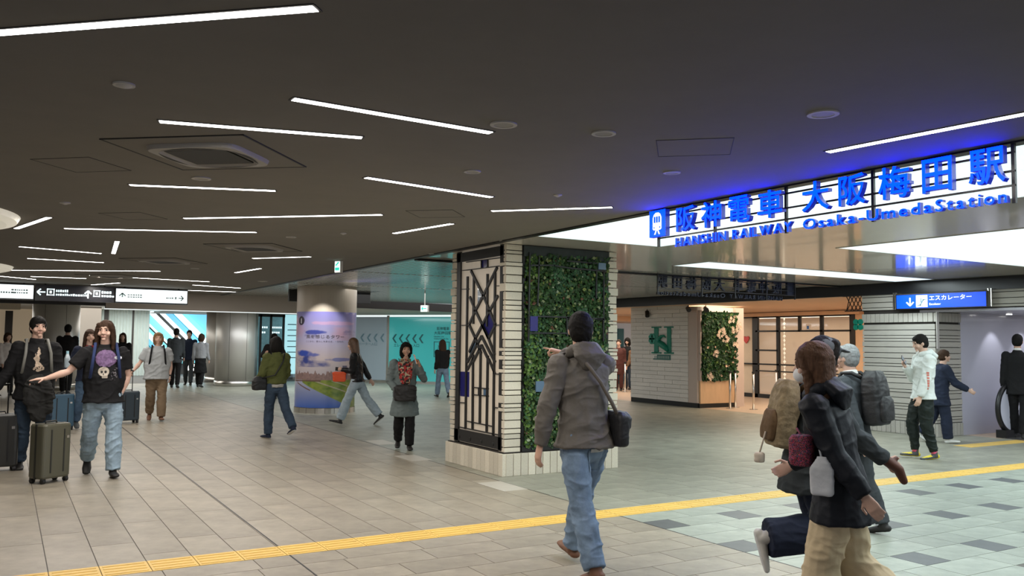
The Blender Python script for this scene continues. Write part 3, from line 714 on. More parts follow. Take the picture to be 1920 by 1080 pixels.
# ------------------------------------------------------------ hanging guide signs at the back
m_signw = mat('sign_white', (1, 1, 1), .4, emit=(.86, .97, 1), estr=1.35); m_signk = mat('sign_black', (.004, .005, .012), .35)
m_marks = mat('sign_mark_lit', (1, 1, 1), .5, emit=(.7, .95, 1), estr=1.2); m_markg = mat('sign_mark_grey', (.25, .38, .38), .6)
YS = 21.8
def guide_sign(x0, x1, label, white, marks):
    cx = (x0+x1)/2; t = empty('hanging_sign', (cx, YS, 2.42), 0, label, 'sign', 'hanging guide signs')
    MB().box((x0-cx, 0, 0), (x1-cx, .16, .36)).build('housing', m_signk, t)
    MB().box((x0-cx+.015, -.006, .03), (x1-cx-.015, 0, .33)).build('face', m_signw if white else m_signk, t)
    b = MB(); mm = m_markg if white else m_marks
    for (k, x, z, a, h) in marks:
        x -= cx; y = -.012
        if k == 'box': b.box((x, y, z), (x+a, -.006, z+h))
        elif k == 'frame': b.box((x, y, z), (x+a, -.006, z+.02)).box((x, y, z+h-.02), (x+a, -.006, z+h)).box((x, y, z), (x+.02, -.006, z+h)).box((x+a-.02, y, z), (x+a, -.006, z+h)).box((x+a*.35, y, z+h*.3), (x+a*.65, -.006, z+h*.7))
        elif k == 'words':
            r_ = random.Random(int(x*100)); xx = x
            while xx < x+a: q = r_.uniform(.02, .05); b.box((xx, y, z), (xx+q, -.006, z+h*r_.uniform(.7, 1))); xx += q+.014
        elif k == 'left': b.bar((x, y, z), (x+a, y, z), .005, .028).bar((x, y, z), (x+.07, y, z+.07), .028, .005, (0, 1, 0)).bar((x, y, z), (x+.07, y, z-.07), .028, .005, (0, 1, 0))
        elif k == 'right': b.bar((x, y, z), (x+a, y, z), .005, .024).bar((x+a, y, z), (x+a-.06, y, z+.06), .024, .005, (0, 1, 0)).bar((x+a, y, z), (x+a-.06, y, z-.06), .024, .005, (0, 1, 0))
        elif k == 'up': b.bar((x, y, z), (x, y, z+a), .028, .005, (0, 1, 0)).bar((x, y, z+a), (x+.07, y, z+a-.07), .028, .005, (0, 1, 0)).bar((x, y, z+a), (x-.07, y, z+a-.07), .028, .005, (0, 1, 0))
    if marks: b.build('sign_marking', mm, t)
    for x in (x0-cx+.2, x1-cx-.2): MB().tube([(x, .08, .36), (x, .08, .40)], .02, 8).build('hanger', m_black, t)
guide_sign(-2.2, .54, 'white lit hanging sign beside the black sign with the arrow pointing to the wall', True, [('words', -.1, .14, .26, .04), ('words', .1, .14, .3, .04), ('words', .1, .20, .32, .04)])
guide_sign(.56, 2.17, 'black hanging sign with white arrows between the two white lit signs', False,
           [('left', .60, .19, .16, 0), ('frame', .79, .12, .15, .15), ('words', .97, .20, .22, .06), ('words', .97, .12, .62, .05), ('up', 1.62, .08, .17, 0), ('frame', 1.73, .12, .14, .15), ('words', 1.9, .20, .18, .06), ('words', 1.9, .12, .24, .05)])
guide_sign(2.19, 3.79, 'long white lit hanging sign with small arrows at both ends', True, [('up', 2.34, .13, .1, 0), ('words', 2.45, .13, .28, .03), ('words', 2.45, .18, .28, .03), ('words', 3.3, .13, .14, .04), ('box', 3.5, .12, .03, .06), ('right', 3.58, .15, .11, 0)])

# ------------------------------------------------------------ steel columns at the back
def steel_column(x, y, r, label, zt=ZC):
    t = empty('steel_column', (x, y, 0), 0, label, 'column', 'round steel clad columns')
    MB().tube([(0, 0, .18), (0, 0, zt)], [r, r], 48).build('shaft', m_steelcol, t, smooth=True)
    MB().tube([(0, 0, 0), (0, 0, .18)], [r+.015, r+.015], 48).build('skirt', m_chrome, t, smooth=True)
    for a in (-2.1, -1.2): MB().box((-.004, -.004, .18), (.004, .004, zt)).build('panel_joint', m_cdark, t, loc=(r*math.cos(a), r*math.sin(a), 0))
steel_column(6.95, 30.6, .66, 'front steel clad column of the far group of three')
steel_column(7.17, 33.6, .62, 'steel clad column partly hidden behind the front one, on the escalator side')
steel_column(7.73, 33.2, .62, 'steel clad column partly hidden behind the front one, on the poster column side')
steel_column(1.38, 30.0, .66, 'steel clad column standing alone beneath the black hanging sign')

# ------------------------------------------------------------ back rooms
m_bk1 = mat('back_cream', (.66, .55, .40), .6, emit=(.60, .47, .32), estr=.25)  # faint glow in the cream wall material stands in for light on it
m_bkw = mat('corrugated_white', (.60, .66, .62), .4); m_bkd = mat('back_dark', (.05, .04, .035), .5)
m_cove = mat('cove_light', (1, 1, 1), .5, emit=(.88, .98, 1), estr=.8)
def wallbox(a, b_, m_, name, **k): o = MB().box(a, b_).build(name, m_, None, **k); return o
wallbox((-9, 24.0, 2.42), (2.2, 24.3, 2.83), m_dark, 'trim_2', kind='structure')
wallbox((2.2, 24.0, 2.36), (7.6, 24.25, 2.83), m_beige, 'trim_3', kind='structure')
wallbox((2.2, 24.26, 2.34), (7.6, 24.35, 2.40), m_cove, 'trim_4', kind='structure')
wallbox((-9, 24.3, 2.80), (8.0, 42.6, 2.95), m_white, 'ceiling', kind='structure')['label'] = 'pale ceiling of the back concourse'
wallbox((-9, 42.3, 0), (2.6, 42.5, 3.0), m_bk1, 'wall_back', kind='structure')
wallbox((-9, 26.0, 2.32), (.35, 26.2, 2.8), m_cream, 'trim_5', kind='structure')
MB().box((.02, 41.9, 0), (.30, 42.3, 2.7)).build('door_1', m_bkd, kind='structure')
# beige box wall and corrugated panels
wallbox((2.35, 37, 0), (3.25, 42, 2.8), m_beige, 'wall_niche', kind='structure')
b = MB()
def corrugated(x0, x1, y, z0, z1, n, parent=None):
    vs = []; 
    for i in range(n*4+1):
        x = x0+(x1-x0)*i/(n*4); d = [0, .03, .05, .03][i % 4]
        vs += [(x, y-d, z0), (x, y-d, z1)]
    m_ = MB().add(vs, [(2*i, 2*i+2, 2*i+3, 2*i+1) for i in range(n*4)])
    return m_
cw = empty('wall_corrugated', (4.3, 40, 0), kind='structure')
for (x0, x1, n) in ((3.25, 3.62, 3), (3.80, 4.1, 3), (4.1, 4.72, 5), (4.8, 5.42, 5)):
    o = corrugated(x0, x1, 40, 0, 2.8, n).build('wall_panel', m_bkw, cw); o.location = (-4.3, -40, 0)
for (x0, x1) in ((3.62, 3.80), (4.72, 4.8)):
    o = MB().box((x0, 40.0, 0), (x1, 40.05, 2.8)).build('dark_gap', m_bkd, cw); o.location = (-4.3, -40, 0)
for (x, y, l) in ((.42, 33, 'bright small downlight over the dark doorway'), (.72, 33, 'bright small downlight beside the first one over the doorway')):
    t = empty('downlight', (x, y, 2.78), 0, l, 'downlight', 'far bright downlights'); MB().disc((0, 0, 0), .09, .07, .02, 16).build('lens', m_strip, t)
exit_sign(2.15, 33.5, 2.22, .16, .30, 'lit exit sign far back beside the lone steel column', False, 2.8)
# escalator bank seen through the opening
m_cy = mat('cyan_light', (.3, .8, .9), .3, emit=(.18, .75, .85), estr=1.0); m_cyw = mat('white_light', (1, 1, 1), .3, emit=(.85, 1, 1), estr=1.5)
m_cyd = mat('teal_dark_panel', (.05, .30, .34), .3, emit=(.03, .26, .30), estr=.5); m_cyb = mat('blue_glow_panel', (.2, .55, .8), .3, emit=(.18, .55, .85), estr=.8)  # darker teal and blue for some of the slanting bands
eb = empty('escalator_bank', (6.8, 41, 0), 0, 'bank of escalators with bright slanting cyan lit balustrades', 'escalator')
o = MB().box((5.42, 41.2, .5), (9.2, 41.3, 3.0)).build('back_glass', m_cyb, eb); o.location = (-6.8, -41, 0)
seq = [(m_cyw, .16), (m_cyd, .05), (m_cy, .22), (m_cyw, .10), (m_cyd, .10), (m_cyb, .2), (m_cyw, .22), (m_cy, .12), (m_bkd, .06), (m_cyw, .1), (m_cy, .3), (m_cyw, .2), (m_bkd, .14), (m_cyw, .16), (m_cyb, .22), (m_cyd, .06), (m_cyw, .24), (m_cy, .2)]
s = 3.0
def slant(x, z): return x-(z-.3)*1.05
for i, (m_, wd) in enumerate(seq):
    # slanting band falling from upper-left to lower-right, clipped to the opening
    pts = []
    for (c, zz) in ((s, .5), (s+wd*1.35, .5), (s+wd*1.35, 3.0), (s, 3.0)): pts.append((max(5.42, min(9.2, c+ (3.0-zz)*1.0+.2)), zz))
    s += wd*1.35
    P = pts
    # cut the part left of the jamb by sliding the corner down the band
    def clipx(poly, xm):
        out = []
        for k in range(len(poly)):
            a, b2 = poly[k], poly[(k+1) % len(poly)]
            if a[0] >= xm: out.append(a)
            if (a[0] >= xm) != (b2[0] >= xm):
                t_ = (xm-a[0])/(b2[0]-a[0]); out.append((xm, a[1]+t_*(b2[1]-a[1])))
        return out
    raw = [(s-wd*1.35+(3.0-.5)*1.0, .5), (s+(3.0-.5)*1.0, .5), (s, 3.0), (s-wd*1.35, 3.0)]
    P = clipx(raw, 5.42)
    if len(P) < 3: continue
    n_ = len(P); y0 = 40.9-(i % 3)*.06
    o = MB().add([(p[0], y0, p[1]) for p in P]+[(p[0], y0+.05, p[1]) for p in P], [tuple(range(n_)), tuple(range(n_, 2*n_))[::-1]]+[(k, (k+1) % n_, n_+(k+1) % n_, n_+k) for k in range(n_)]).build('balustrade_band', m_, eb)
    o.location = (-6.8, -41, 0)
wallbox((5.42, 41.25, 0), (9.2, 41.4, .9), m_bkd, 'wall_escalator', kind='structure')
for (x, y, r_, l) in ((7.0, 38.5, .22, 'glaring white round lamp on the floor before the escalators'), (7.65, 38.8, .18, 'second glaring lamp at skirt height before the escalators')):
    t = empty('floor_lamp', (x, y, .0), 0, l, 'lamp', 'glaring lamps by the escalators'); MB().tube([(0, 0, 0), (0, 0, .2)], .08, 12).build('base', m_bkd, t)
    MB().tube([(0, 0, .2), (0, 0, .3), (0, 0, .45), (0, 0, .55)], [.1, r_, r_, .08], 16).build('glass', m_strip, t, smooth=True)
lamp('back_fill', (2.5, 34, 2.75), (6, 6), 260, (1, .96, .88)); lamp('back_fill', (4.2, 37.5, 2.75), (3, 3), 170, (.95, 1, .98)); lamp('back_fill', (8, 37, 2.75), (4, 4), 160, (.8, .97, 1))  # fill lamps without fixtures; the middle one added to brighten the corrugated panels

# curved bulkhead and soffit beyond the slatted ceiling, glass fronts
bp = [(4.9, 24.3), (6.5, 24.6), (8.9, 24.8), (12.8, 25.9), (16.5, 27.0)]
b = MB(); vs = []
for (x, y) in bp: vs += [(x, y, 2.60), (x, y, 2.86), (x+.02, y+.15, 2.60), (x+.02, y+.15, 2.86)]
n_ = len(bp); b.add(vs, [(4*i, 4*i+4, 4*i+5, 4*i+1) for i in range(n_-1)]+[(4*i+2, 4*i+3, 4*i+7, 4*i+6) for i in range(n_-1)]+[(4*i, 4*i+2, 4*i+6, 4*i+4) for i in range(n_-1)])
b.build('trim_6', mat('curved_bulkhead', (.09, .09, .095), .4), kind='structure')
b = MB(); b.add([(x, y+.15, 2.605) for x, y in bp]+[(16.5, 37, 2.605), (4.9, 37, 2.605)], [tuple(range(7))[::-1]]); b.build('ceiling', m_beige, kind='structure')['label'] = 'low soffit before the glass fronts'
t = empty('hanging_display', (6.8, 20.2, 2.52), 0, 'long black display box hanging behind the poster column', 'display')
MB().box((-1.0, 0, 0), (1.05, .1, .30)).build('housing', m_black, t, bevel=.01); MB().tube([(-.7, .05, .3), (-.7, .05, .33)], .02, 8).build('hanger', m_black, t); MB().tube([(.7, .05, .3), (.7, .05, .33)], .02, 8).build('hanger', m_black, t)
# teal glass front
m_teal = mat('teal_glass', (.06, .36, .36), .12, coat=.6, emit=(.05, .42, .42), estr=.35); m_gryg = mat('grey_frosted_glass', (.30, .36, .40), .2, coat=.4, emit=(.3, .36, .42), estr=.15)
m_tink = mat('dark_teal_ink', (.015, .12, .13), .5)
A0 = Vector((11.9, 32.0, 0)); A1 = Vector((12.73, 30.8, 0)); A2 = Vector((16.0, 26.4, 0))
gf = empty('window_1', A1, kind='structure')
dT = (A2-A1).normalized(); nT = Vector((-abs(dT.y), -abs(dT.x), 0)).normalized()
nT = Vector((dT.y, -dT.x, 0)); nT = nT if nT.y < 0 else -nT
def gfix(o): o.location = -A1; return o
def quadwall(p, q_, z0, z1, m_, name, th=.03):
    d = (q_-p).normalized(); n_ = Vector((d.y, -d.x, 0))*th
    return gfix(MB().add([(p.x, p.y, z0), (q_.x, q_.y, z0), (q_.x, q_.y, z1), (p.x, p.y, z1), (p.x-n_.x, p.y-n_.y, z0), (q_.x-n_.x, q_.y-n_.y, z0), (q_.x-n_.x, q_.y-n_.y, z1), (p.x-n_.x, p.y-n_.y, z1)],
        [(0, 1, 2, 3), (7, 6, 5, 4), (0, 4, 5, 1), (1, 5, 6, 2), (2, 6, 7, 3), (3, 7, 4, 0)]).build(name, m_, gf))
L1 = (A2-A1).length
quadwall(A0+dT*(-3.0), A1-dT*.08, .1, 2.52, m_gryg, 'pane')
for k in range(2): quadwall(A1+dT*(L1*k/2+.03), A1+dT*(L1*(k+1)/2-.0), .1, 2.52, m_teal, 'pane')
quadwall(A1-dT*.08, A1+dT*.03, .0, 2.58, m_chrome, 'mullion', .06); quadwall(A0-dT*3, A2, .0, .09, m_chrome, 'bottom_rail', .05); quadwall(A0-dT*3, A2, 2.53, 2.60, m_cove, 'light_rail', .04)
dTa = np.array(dT); 
def on_teal(s, z, e=.012): return np.array(A1+dT*s+nT*e)+np.array((0, 0, z))
def chev(s, z, sz, m_, par=gf):
    P = lambda a, b_: tuple(on_teal(s+a*sz, z+b_*sz, .015))
    return gfix(MB().add([P(0, 0), P(.28, 0), P(.75, .62), P(.47, .62), P(.47, -.62), P(.75, -.62)], [(0, 1, 2, 3), (0, 4, 5, 1)]).build('chevron', m_, par))
zch = on_x(760, 634, 13.3).z
zc0 = 1.70
for k in range(5): chev(.18+k*.29, zc0, .27, m_tink)
m_gink = mat('grey_blue_ink', (.16, .27, .33), .5)
for k in range(4): chev(-.36-k*.30, zc0+.02, .25, m_gink)
for (s_, a, b_, H, W) in (('エレベーター入口', .25, 1.38, .13, 1.1),): gfix(place_text(s_, on_teal(a, b_), dTa, (0, 0, 1), H, 'glass_lettering', m_tink, gf, W=W, offset=.01))
gfix(place_text('レベーター入口', on_teal(-1.45, 1.42), dTa, (0, 0, 1), .12, 'glass_lettering', m_gink, gf, W=.95))
S0 = 1.98
for (s_, z, H, W) in (('阪神電車', 2.02, .13, .52), ('大阪梅田駅', 1.86, .13, .75), ('Hanshin Line', 1.76, .06, .42), ('Osaka-Umeda Sta.', 1.68, .06, .62)):
    gfix(place_text(s_, on_teal(S0+(.12 if z > 2 else 0), z), dTa, (0, 0, 1), H, 'glass_lettering', m_tink, gf, W=W, offset=.015))
gfix(place_text('B2·1F', on_teal(S0+.06, .86), dTa, (0, 0, 1), .12, 'glass_lettering', m_tink, gf, W=.5, offset=.015))
def tealbox(s0, z0, s1, z1, e=.014): 
    P = [on_teal(s0, z0, e), on_teal(s1, z0, e), on_teal(s1, z1, e), on_teal(s0, z1, e)]; return P
b = MB()
for (s0, z0, s1, z1) in ((0, 0, .66, .025), (0, .555, .66, .58), (0, 0, .03, .58), (.63, 0, .66, .58), (.17, .06, .49, .08), (.17, .34, .49, .36), (.17, .06, .19, .36), (.47, .06, .49, .36),
                         (.23, .08, .27, .24), (.31, .08, .35, .24), (.39, .08, .43, .24), (.235, .26, .265, .30), (.315, .26, .345, .30), (.395, .26, .425, .30), (.22, .42, .25, .53), (.40, .38, .43, .50)):
    b.add(tealbox(S0+s0, 1.02+z0, S0+s1, 1.02+z1), [(0, 1, 2, 3)])
b.add([on_teal(S0+.155, 1.45, .014), on_teal(S0+.315, 1.45, .014), on_teal(S0+.235, 1.37, .014)], [(0, 1, 2)]); b.add([on_teal(S0+.335, 1.49, .014), on_teal(S0+.495, 1.49, .014), on_teal(S0+.415, 1.57, .014)], [(0, 1, 2)])
gfix(b.build('lift_pictogram', m_tink, gf))
lamp('soffit_fill', (7.5, 27.5, 2.57), (4, 3), 130, (.95, .98, 1)); wallbox((-8.2, 3, 0), (-8, 42, 2.8), m_cream, 'wall_left', kind='structure')  # the lamp is an added fill without a fixture, brightening the steel columns
lamp('lift_lobby_light', (11.0, 27.5, 2.55), (5, 3), 110, (.85, 1, 1), (0, 0, -.9))
lamp('lift_lobby_light', (9.5, 19.5, 2.75), (6, 3), 95, (1, .98, .95))
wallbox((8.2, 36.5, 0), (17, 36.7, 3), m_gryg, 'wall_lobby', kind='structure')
# cyan lit shop window between the far columns
sw = empty('window_2', (9.3, 34, 0), kind='structure')
def swb(a, b_, m_, name): o = MB().box((a[0]-9.3, a[1]-34, a[2]), (b_[0]-9.3, b_[1]-34, b_[2])).build(name, m_, sw); return o
swb((8.3, 34.3, .0), (9.62, 34.35, 2.62), mat('shop_interior', (.10, .16, .17), .5, var=.6, vscale=5, emit=(.10, .22, .25), estr=.5), 'back_board')
for x in (8.62, 9.02, 9.52): swb((x, 33.9, .0), (x+.07, 34, 2.6), m_black, 'mullion')
swb((8.3, 33.9, 2.5), (9.6, 34, 2.6), m_black, 'head_rail'); swb((9.62, 33.95, .25), (10.6, 34, 2.62), mat('cyan_notice', (.5, .8, .85), .4, emit=(.45, .82, .9), estr=.75), 'notice_board')
swb((8.3, 33.9, 2.62), (10.6, 34.0, 2.70), m_cove, 'light_rail')
b = MB()
for k in range(7): b.box((9.72-9.3, -.07, 2.2-k*.22), (9.72-9.3+.55-.05*(k % 3), -.052, 2.2-k*.22+.035))
b.build('notice_print', m_gink, sw)
b = MB()
for k in range(9): b.box((9.1-9.3+(k % 5)*.08, -.1, 2.05-(k//5)*.2), (9.1-9.3+(k % 5)*.08+.05, -.08, 2.12-(k//5)*.2))
for k in range(5): b.box((8.7-9.3+(k % 3)*.08, -.1, 2.05-(k//3)*.2), (8.7-9.3+(k % 3)*.08+.05, -.08, 2.12-(k//3)*.2))
b.build('window_lettering', m_marks, sw)
for (x, z, c, l) in ((8.6, .25, (.1, .5, .8), 'blue goods bottle shape low in the cyan shop'), (8.95, .3, (.8, .9, .9), 'white goods item low in the cyan shop'), (8.8, .9, (.2, .45, .5), 'teal goods item at waist height in the cyan shop')):
    t = empty('goods', (x, 33.4-z, 0), 0, l, 'goods', 'goods in the cyan shop'); MB().tube([(0, 0, 0), (0, 0, z+.1), (0, 0, z+.3), (0, 0, z+.36), (0, 0, z+.45)], [.12, .13, .12, .05, .05], 12).build('body', mat('goods_%d' % int(x*100), c, .4), t, smooth=True)

# ------------------------------------------------------------ wood fronted shop with the big green letter
HX, HY0, HY1, HZ = 15.12, 16.3, 18.95, 2.56
hb = empty('wall_shop', (HX, HY0, 0), kind='structure')
def hfix(o): o.location = -Vector((HX, HY0, 0)); return o
m_hb = mat('white_slim_brick', (.74, .70, .65), .6, var=.08, bump=.15, objvar=.05); m_pink = mat('pinkish_post', (.55, .44, .38), .5)
hfix(MB().box((HX+.02, HY0, .12), (16.65, HY1, HZ)).build('core', m_hb, hb)); hfix(MB().box((HX-.01, HY0-.01, 0), (16.38, HY1, .12)).build('plinth', m_cdark, hb))
hfix(MB().box((HX-.01, HY0, .12), (HX+.02, HY0+.32, HZ)).build('smooth_strip', m_pink, hb))
bmh = MB().box((-.5, -.5, -.5), (.5, .5, .5)).mesh('brick', .02); bmh.materials.append(m_hb)
z = .12; k = 0; rr = random.Random(5)
nb = 0
while z < HZ-.01:
    h = .109; y = HY0+.32-(.3 if k % 2 else 0)
    while y < HY1-.01:
        a = max(y, HY0+.32); e = min(y+.6, HY1)
        if e-a > .04:
            pr = rr.choice([0, .004, .009]); o = link('brick', bmh, None, hb); o.location = (-.002-pr/2, (a+e)/2-HY0, z+h/2); o.scale = (.04+pr, e-a-.006, h-.006); nb += 1
        y += .6
    z += h; k += 1
# green logo: a serif H with an S threaded through and a clover
m_grn = mat('logo_green', (.0, .20, .13), .45); lg = empty('shop_logo', (HX, 17.7, 1.3), 0, 'large green serif H logo with clover on the white brick shop wall', 'logo')
def lp(u, v): return (0, -(u-.5)*.95+.15*0, v)     # u to the picture right
b = MB()
def lbox(u0, v0, u1, v1, d=.05, m_=None): b.box((-d, -(u1)+.0, v0), (-.0, -(u0), v1))
LY = .10   # letter starts at u=-.30 (far side) ..
for (u0, u1) in ((-.22, -.06), (.30, .45)): lbox(u0, .07, u1, .74)
for (u0, u1, v0, v1) in ((-.33, .05, .045, .085), (.18, .54, .045, .085), (-.33, .05, .73, .765), (.18, .54, .73, .765)): lbox(u0, v0, u1, v1)
b.build('letter', m_grn, lg)
sp = [(.33, .60), (.25, .50), (.12, .49), (.02, .42), (.03, .32), (.14, .25), (.28, .20), (.34, .12), (.22, .07), (.08, .10), (-.02, .2)]
wds = [.04, .05, .07, .09, .11, .12, .11, .09, .06, .04, .02]
vs = []; 
sp2 = [(.30, .44), (.22, .51), (.10, .50), (.0, .43), (-.02, .34), (.06, .26), (.18, .21), (.25, .14), (.26, .07)]
b = MB(); b.tube([(-.06, -p[0], p[1]) for p in [(.27, .47), (.18, .52), (.06, .50), (-.04, .42), (.0, .33), (.14, .27), (.27, .20), (.33, .12)]], [.01, .03, .045, .06, .085, .09, .075, .04], 8)
b.build('letter', m_grn, lg, smooth=True)
for (cu, cv) in ((-.36, .50), (-.24, .50), (-.36, .38), (-.24, .38)):
    a = math.atan2(cv-.44, cu+.30)
    pts = []
    for j in range(20):
        t_ = 2*PI*j/20; r_ = .085*(1-.35*max(0, math.cos(t_-a))**8); pts.append((-.055, -(cu+r_*math.cos(t_)), cv+r_*math.sin(t_)))
    MB().add(pts+[(0, p[1], p[2]) for p in pts], [tuple(range(20)), tuple(range(20, 40))[::-1]]+[(j, (j+1) % 20, 20+(j+1) % 20, 20+j) for j in range(20)]).build('clover_leaf', mat('clover_green', (.0, .24, .16), .4), lg)
MB().box((-.03, -.42, -.12), (0, .28, .02)).build('name_plate', mat('plate_green', (.03, .14, .12), .5), lg)
b = MB()
for k in range(9): b.box((-.034, .22-k*.068-.04, -.085), (-.03, .22-k*.068, -.015))
b.build('plate_lettering', mat('plate_ink', (.25, .33, .30), .5), lg)
# front with dark planting, wood dado and pink post
wf = empty('planted_niche', (15.75, HY0-.02, 0), 0, 'dark planted wall panel with pale flowers over a wood dado on the shop corner', 'plants')
def wfx(o): o.location = -Vector(wf.location); return o
wfx(MB().box((15.16, HY0-.05, .68), (16.40, HY0, 2.44)).build('planting_board', mat('moss_board', (.012, .02, .008), .9), wf))
wfx(MB().box((15.16, HY0-.07, .11), (16.36, HY0, .69)).build('wood_dado', m_wood, wf)); wfx(MB().box((16.38, HY0-.09, 0), (16.66, HY0, HZ)).build('post', m_pink, wf))
wfx(MB().box((15.14, HY0-.09, .68), (15.19, HY0, 2.47)).build('trim', m_pink, wf)); wfx(MB().box((15.14, HY0-.06, 0), (16.38, HY0, .11)).build('plinth', m_cdark, wf))
def dpal(R, cx, cz):
    k = R.rand(); p = noise.noise((cx*2.3, cz*2.3, 4))
    if k > .955 and p > .0: return np.array([.75, .50, .36])
    if k > .9: return np.array([.12, .20, .05])
    return np.array([.012, .05, .012])*(.5+R.rand())
wfx(leaf_field('foliage', 15.2, 16.36, .72, 2.40, 3600, HY0-.03, 5, wf, (.04, .09), pal=dpal))
R_ = random.Random(2)
for k, (x, z) in enumerate(((16.25, 1.98), (16.4, 2.08), (15.75, 1.85), (15.95, 1.72), (15.6, 1.4), (16.3, 1.6), (15.4, .8), (16.15, 2.2), (15.85, 1.95))):
    b = MB()
    for j in range(9):
        a = R_.uniform(0, 2*PI); r_ = R_.uniform(.03, .10); c = Vector((x+r_*math.cos(a), HY0-.14-R_.random()*.04, z+r_*math.sin(a)))
        for q_ in range(5):
            a2 = q_*2*PI/5; b.add([c, c+Vector((.035*math.cos(a2-.4), -.01, .035*math.sin(a2-.4))), c+Vector((.048*math.cos(a2), -.02, .048*math.sin(a2))), c+Vector((.035*math.cos(a2+.4), -.01, .035*math.sin(a2+.4)))], [(0, 1, 2, 3)])
    wfx(b.build('flower_spray', mat('orchid_cream', (.72, .55, .42), .6), wf))
def spot_can(x, y, z, label, tilt):
    t = empty('spotlight', (x, y, z), 0, label, 'spotlight', 'black spotlights on the shop'); d = Vector((-.3, -.5, -.8 if tilt else -.2)).normalized()
    MB().tube([Vector((0, 0, 0))-d*.07, d*.09], [.055, .06], 14).build('can', m_black, t); MB().tube([(0, 0, .02), (0, 0, .12)], .012, 6).build('bracket', m_black, t)
spot_can(HX-.1, 18.15, 2.42, 'black spotlight above the white brick shop wall', True); spot_can(HX-.12, 16.5, 2.50, 'black spotlight at the shop corner, on the brick side', False); spot_can(HX+.15, 16.15, 2.50, 'black spotlight at the shop corner, on the planted side', False)
wallbox((14.42, 10.9, 2.60), (26, 31, 2.75), m_wood2, 'ceiling', kind='structure')['label'] = 'warm wood soffit in front of the shop'
lamp('shop_light', (16.8, 14.5, 2.58), (3, 5), 190, (1, .82, .62)); lamp('shop_light', (17.5, 22, 2.58), (4, 4), 170, (1, .88, .75))
# glazed shop front (plane X=20)
GX = 20.0
def gy(x): return on_x(x, 660, GX).y
gw = empty('window_3', (GX, 17, 0), kind='structure')
def gb(y0, y1, z0, z1, m_, name, x0=GX-.08, x1=GX): return MB().box((x0-GX, min(y0, y1)-17, z0), (x1-GX, max(y0, y1)-17, z1)).build(name, m_, gw)
ZH = 2.47
gb(gy(1388), gy(1626), ZH, 2.62, m_wood2, 'header', GX-.3, GX); gb(gy(1388), gy(1626), ZH+.10, ZH+.115, m_bkd, 'shadow_gap', GX-.305, GX-.29)
gb(gy(1385), gy(1414), 0, ZH, m_cream, 'side_wall', GX, GX+.1); gb(gy(1607), gy(1628), 0, ZH, m_wood2, 'side_post', GX-.06, GX+.1)
for (a, b_) in ((1414, 1424), (1459, 1464), (1597, 1607)): gb(gy(a), gy(b_), 0, ZH, m_black, 'mullion')
gb(gy(1541), gy(1546), 0, ZH, m_black, 'mullion'); gb(gy(1500), gy(1504), 2.0, ZH, m_black, 'mullion')
for (z, a, b_, h) in ((2.0, 1420, 1600, .05), (1.42, 1420, 1462, .05), (1.0, 1388, 1600, .045), (.80, 1420, 1600, .035), (0, 1388, 1600, .12), (ZH-.04, 1388, 1600, .05)): gb(gy(a), gy(b_), z, z+h, m_black, 'rail')
m_gls = mat('clear_glass', (.9, .9, .9), .03, trans=.9, spec=.5)
gb(gy(1424), gy(1459), .1, ZH, m_gls, 'pane', GX-.03, GX-.02); gb(gy(1464), gy(1541), .1, ZH, m_gls, 'pane', GX-.03, GX-.02); gb(gy(1546), gy(1597), .1, ZH, m_gls, 'pane', GX-.03, GX-.02)
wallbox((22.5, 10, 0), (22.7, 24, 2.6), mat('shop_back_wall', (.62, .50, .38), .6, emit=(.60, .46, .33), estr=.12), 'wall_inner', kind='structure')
lamp('shop_inner_light', (21.3, 17.5, 2.5), (1.5, 7), 80, (1, .86, .68))
t = empty('heart_sign', (GX-.02, gy(1400), 1.78), 0, 'small red heart shaped defibrillator sign on the cream wall by the glass front', 'sign')
pts = [(-.0, .13*math.sin(a)**3*1.0, .11*math.cos(a)-.045*math.cos(2*a)-.018*math.cos(3*a)) for a in [2*PI*k/24 for k in range(24)]]
MB().add([(-.012, p[1], p[2]) for p in pts]+[(.01, p[1], p[2]) for p in pts], [tuple(range(24)), tuple(range(24, 48))[::-1]]+[(j, (j+1) % 24, 24+(j+1) % 24, 24+j) for j in range(24)]).build('plate', mat('red_sign', (.55, .05, .05), .5), t)
t = empty('notice', (GX-.05, gy(1518), 2.13), 0, 'small white and blue notice on the upper glass of the shop front', 'notice'); MB().box((-.01, -.07, -.09), (0, .07, .09)).build('sheet', m_white, t); MB().box((-.014, -.035, -.05), (-.01, .035, .04)).build('print', mat('blue_ink', (.03, .16, .5), .5), t)
# chain curtain lamp behind the glass
t = empty('crystal_strand', (20.6, on_x(1471, 660, 20.6).y, .3), 0, 'vertical sparkling glass strand behind the glazed shop front', 'decoration')
b = MB(); 
for k in range(16): b.tube([(0, 0, .1+k*.13), (0, 0, .15+k*.13), (0, 0, .20+k*.13)], [.01, .03+.012*(k % 3), .01], 6)
b.tube([(0, 0, .1), (0, 0, 2.3)], .006, 6); b.build('glass_beads', mat('glint', (.9, .8, .6), .1, emit=(1, .9, .7), estr=.9), t)
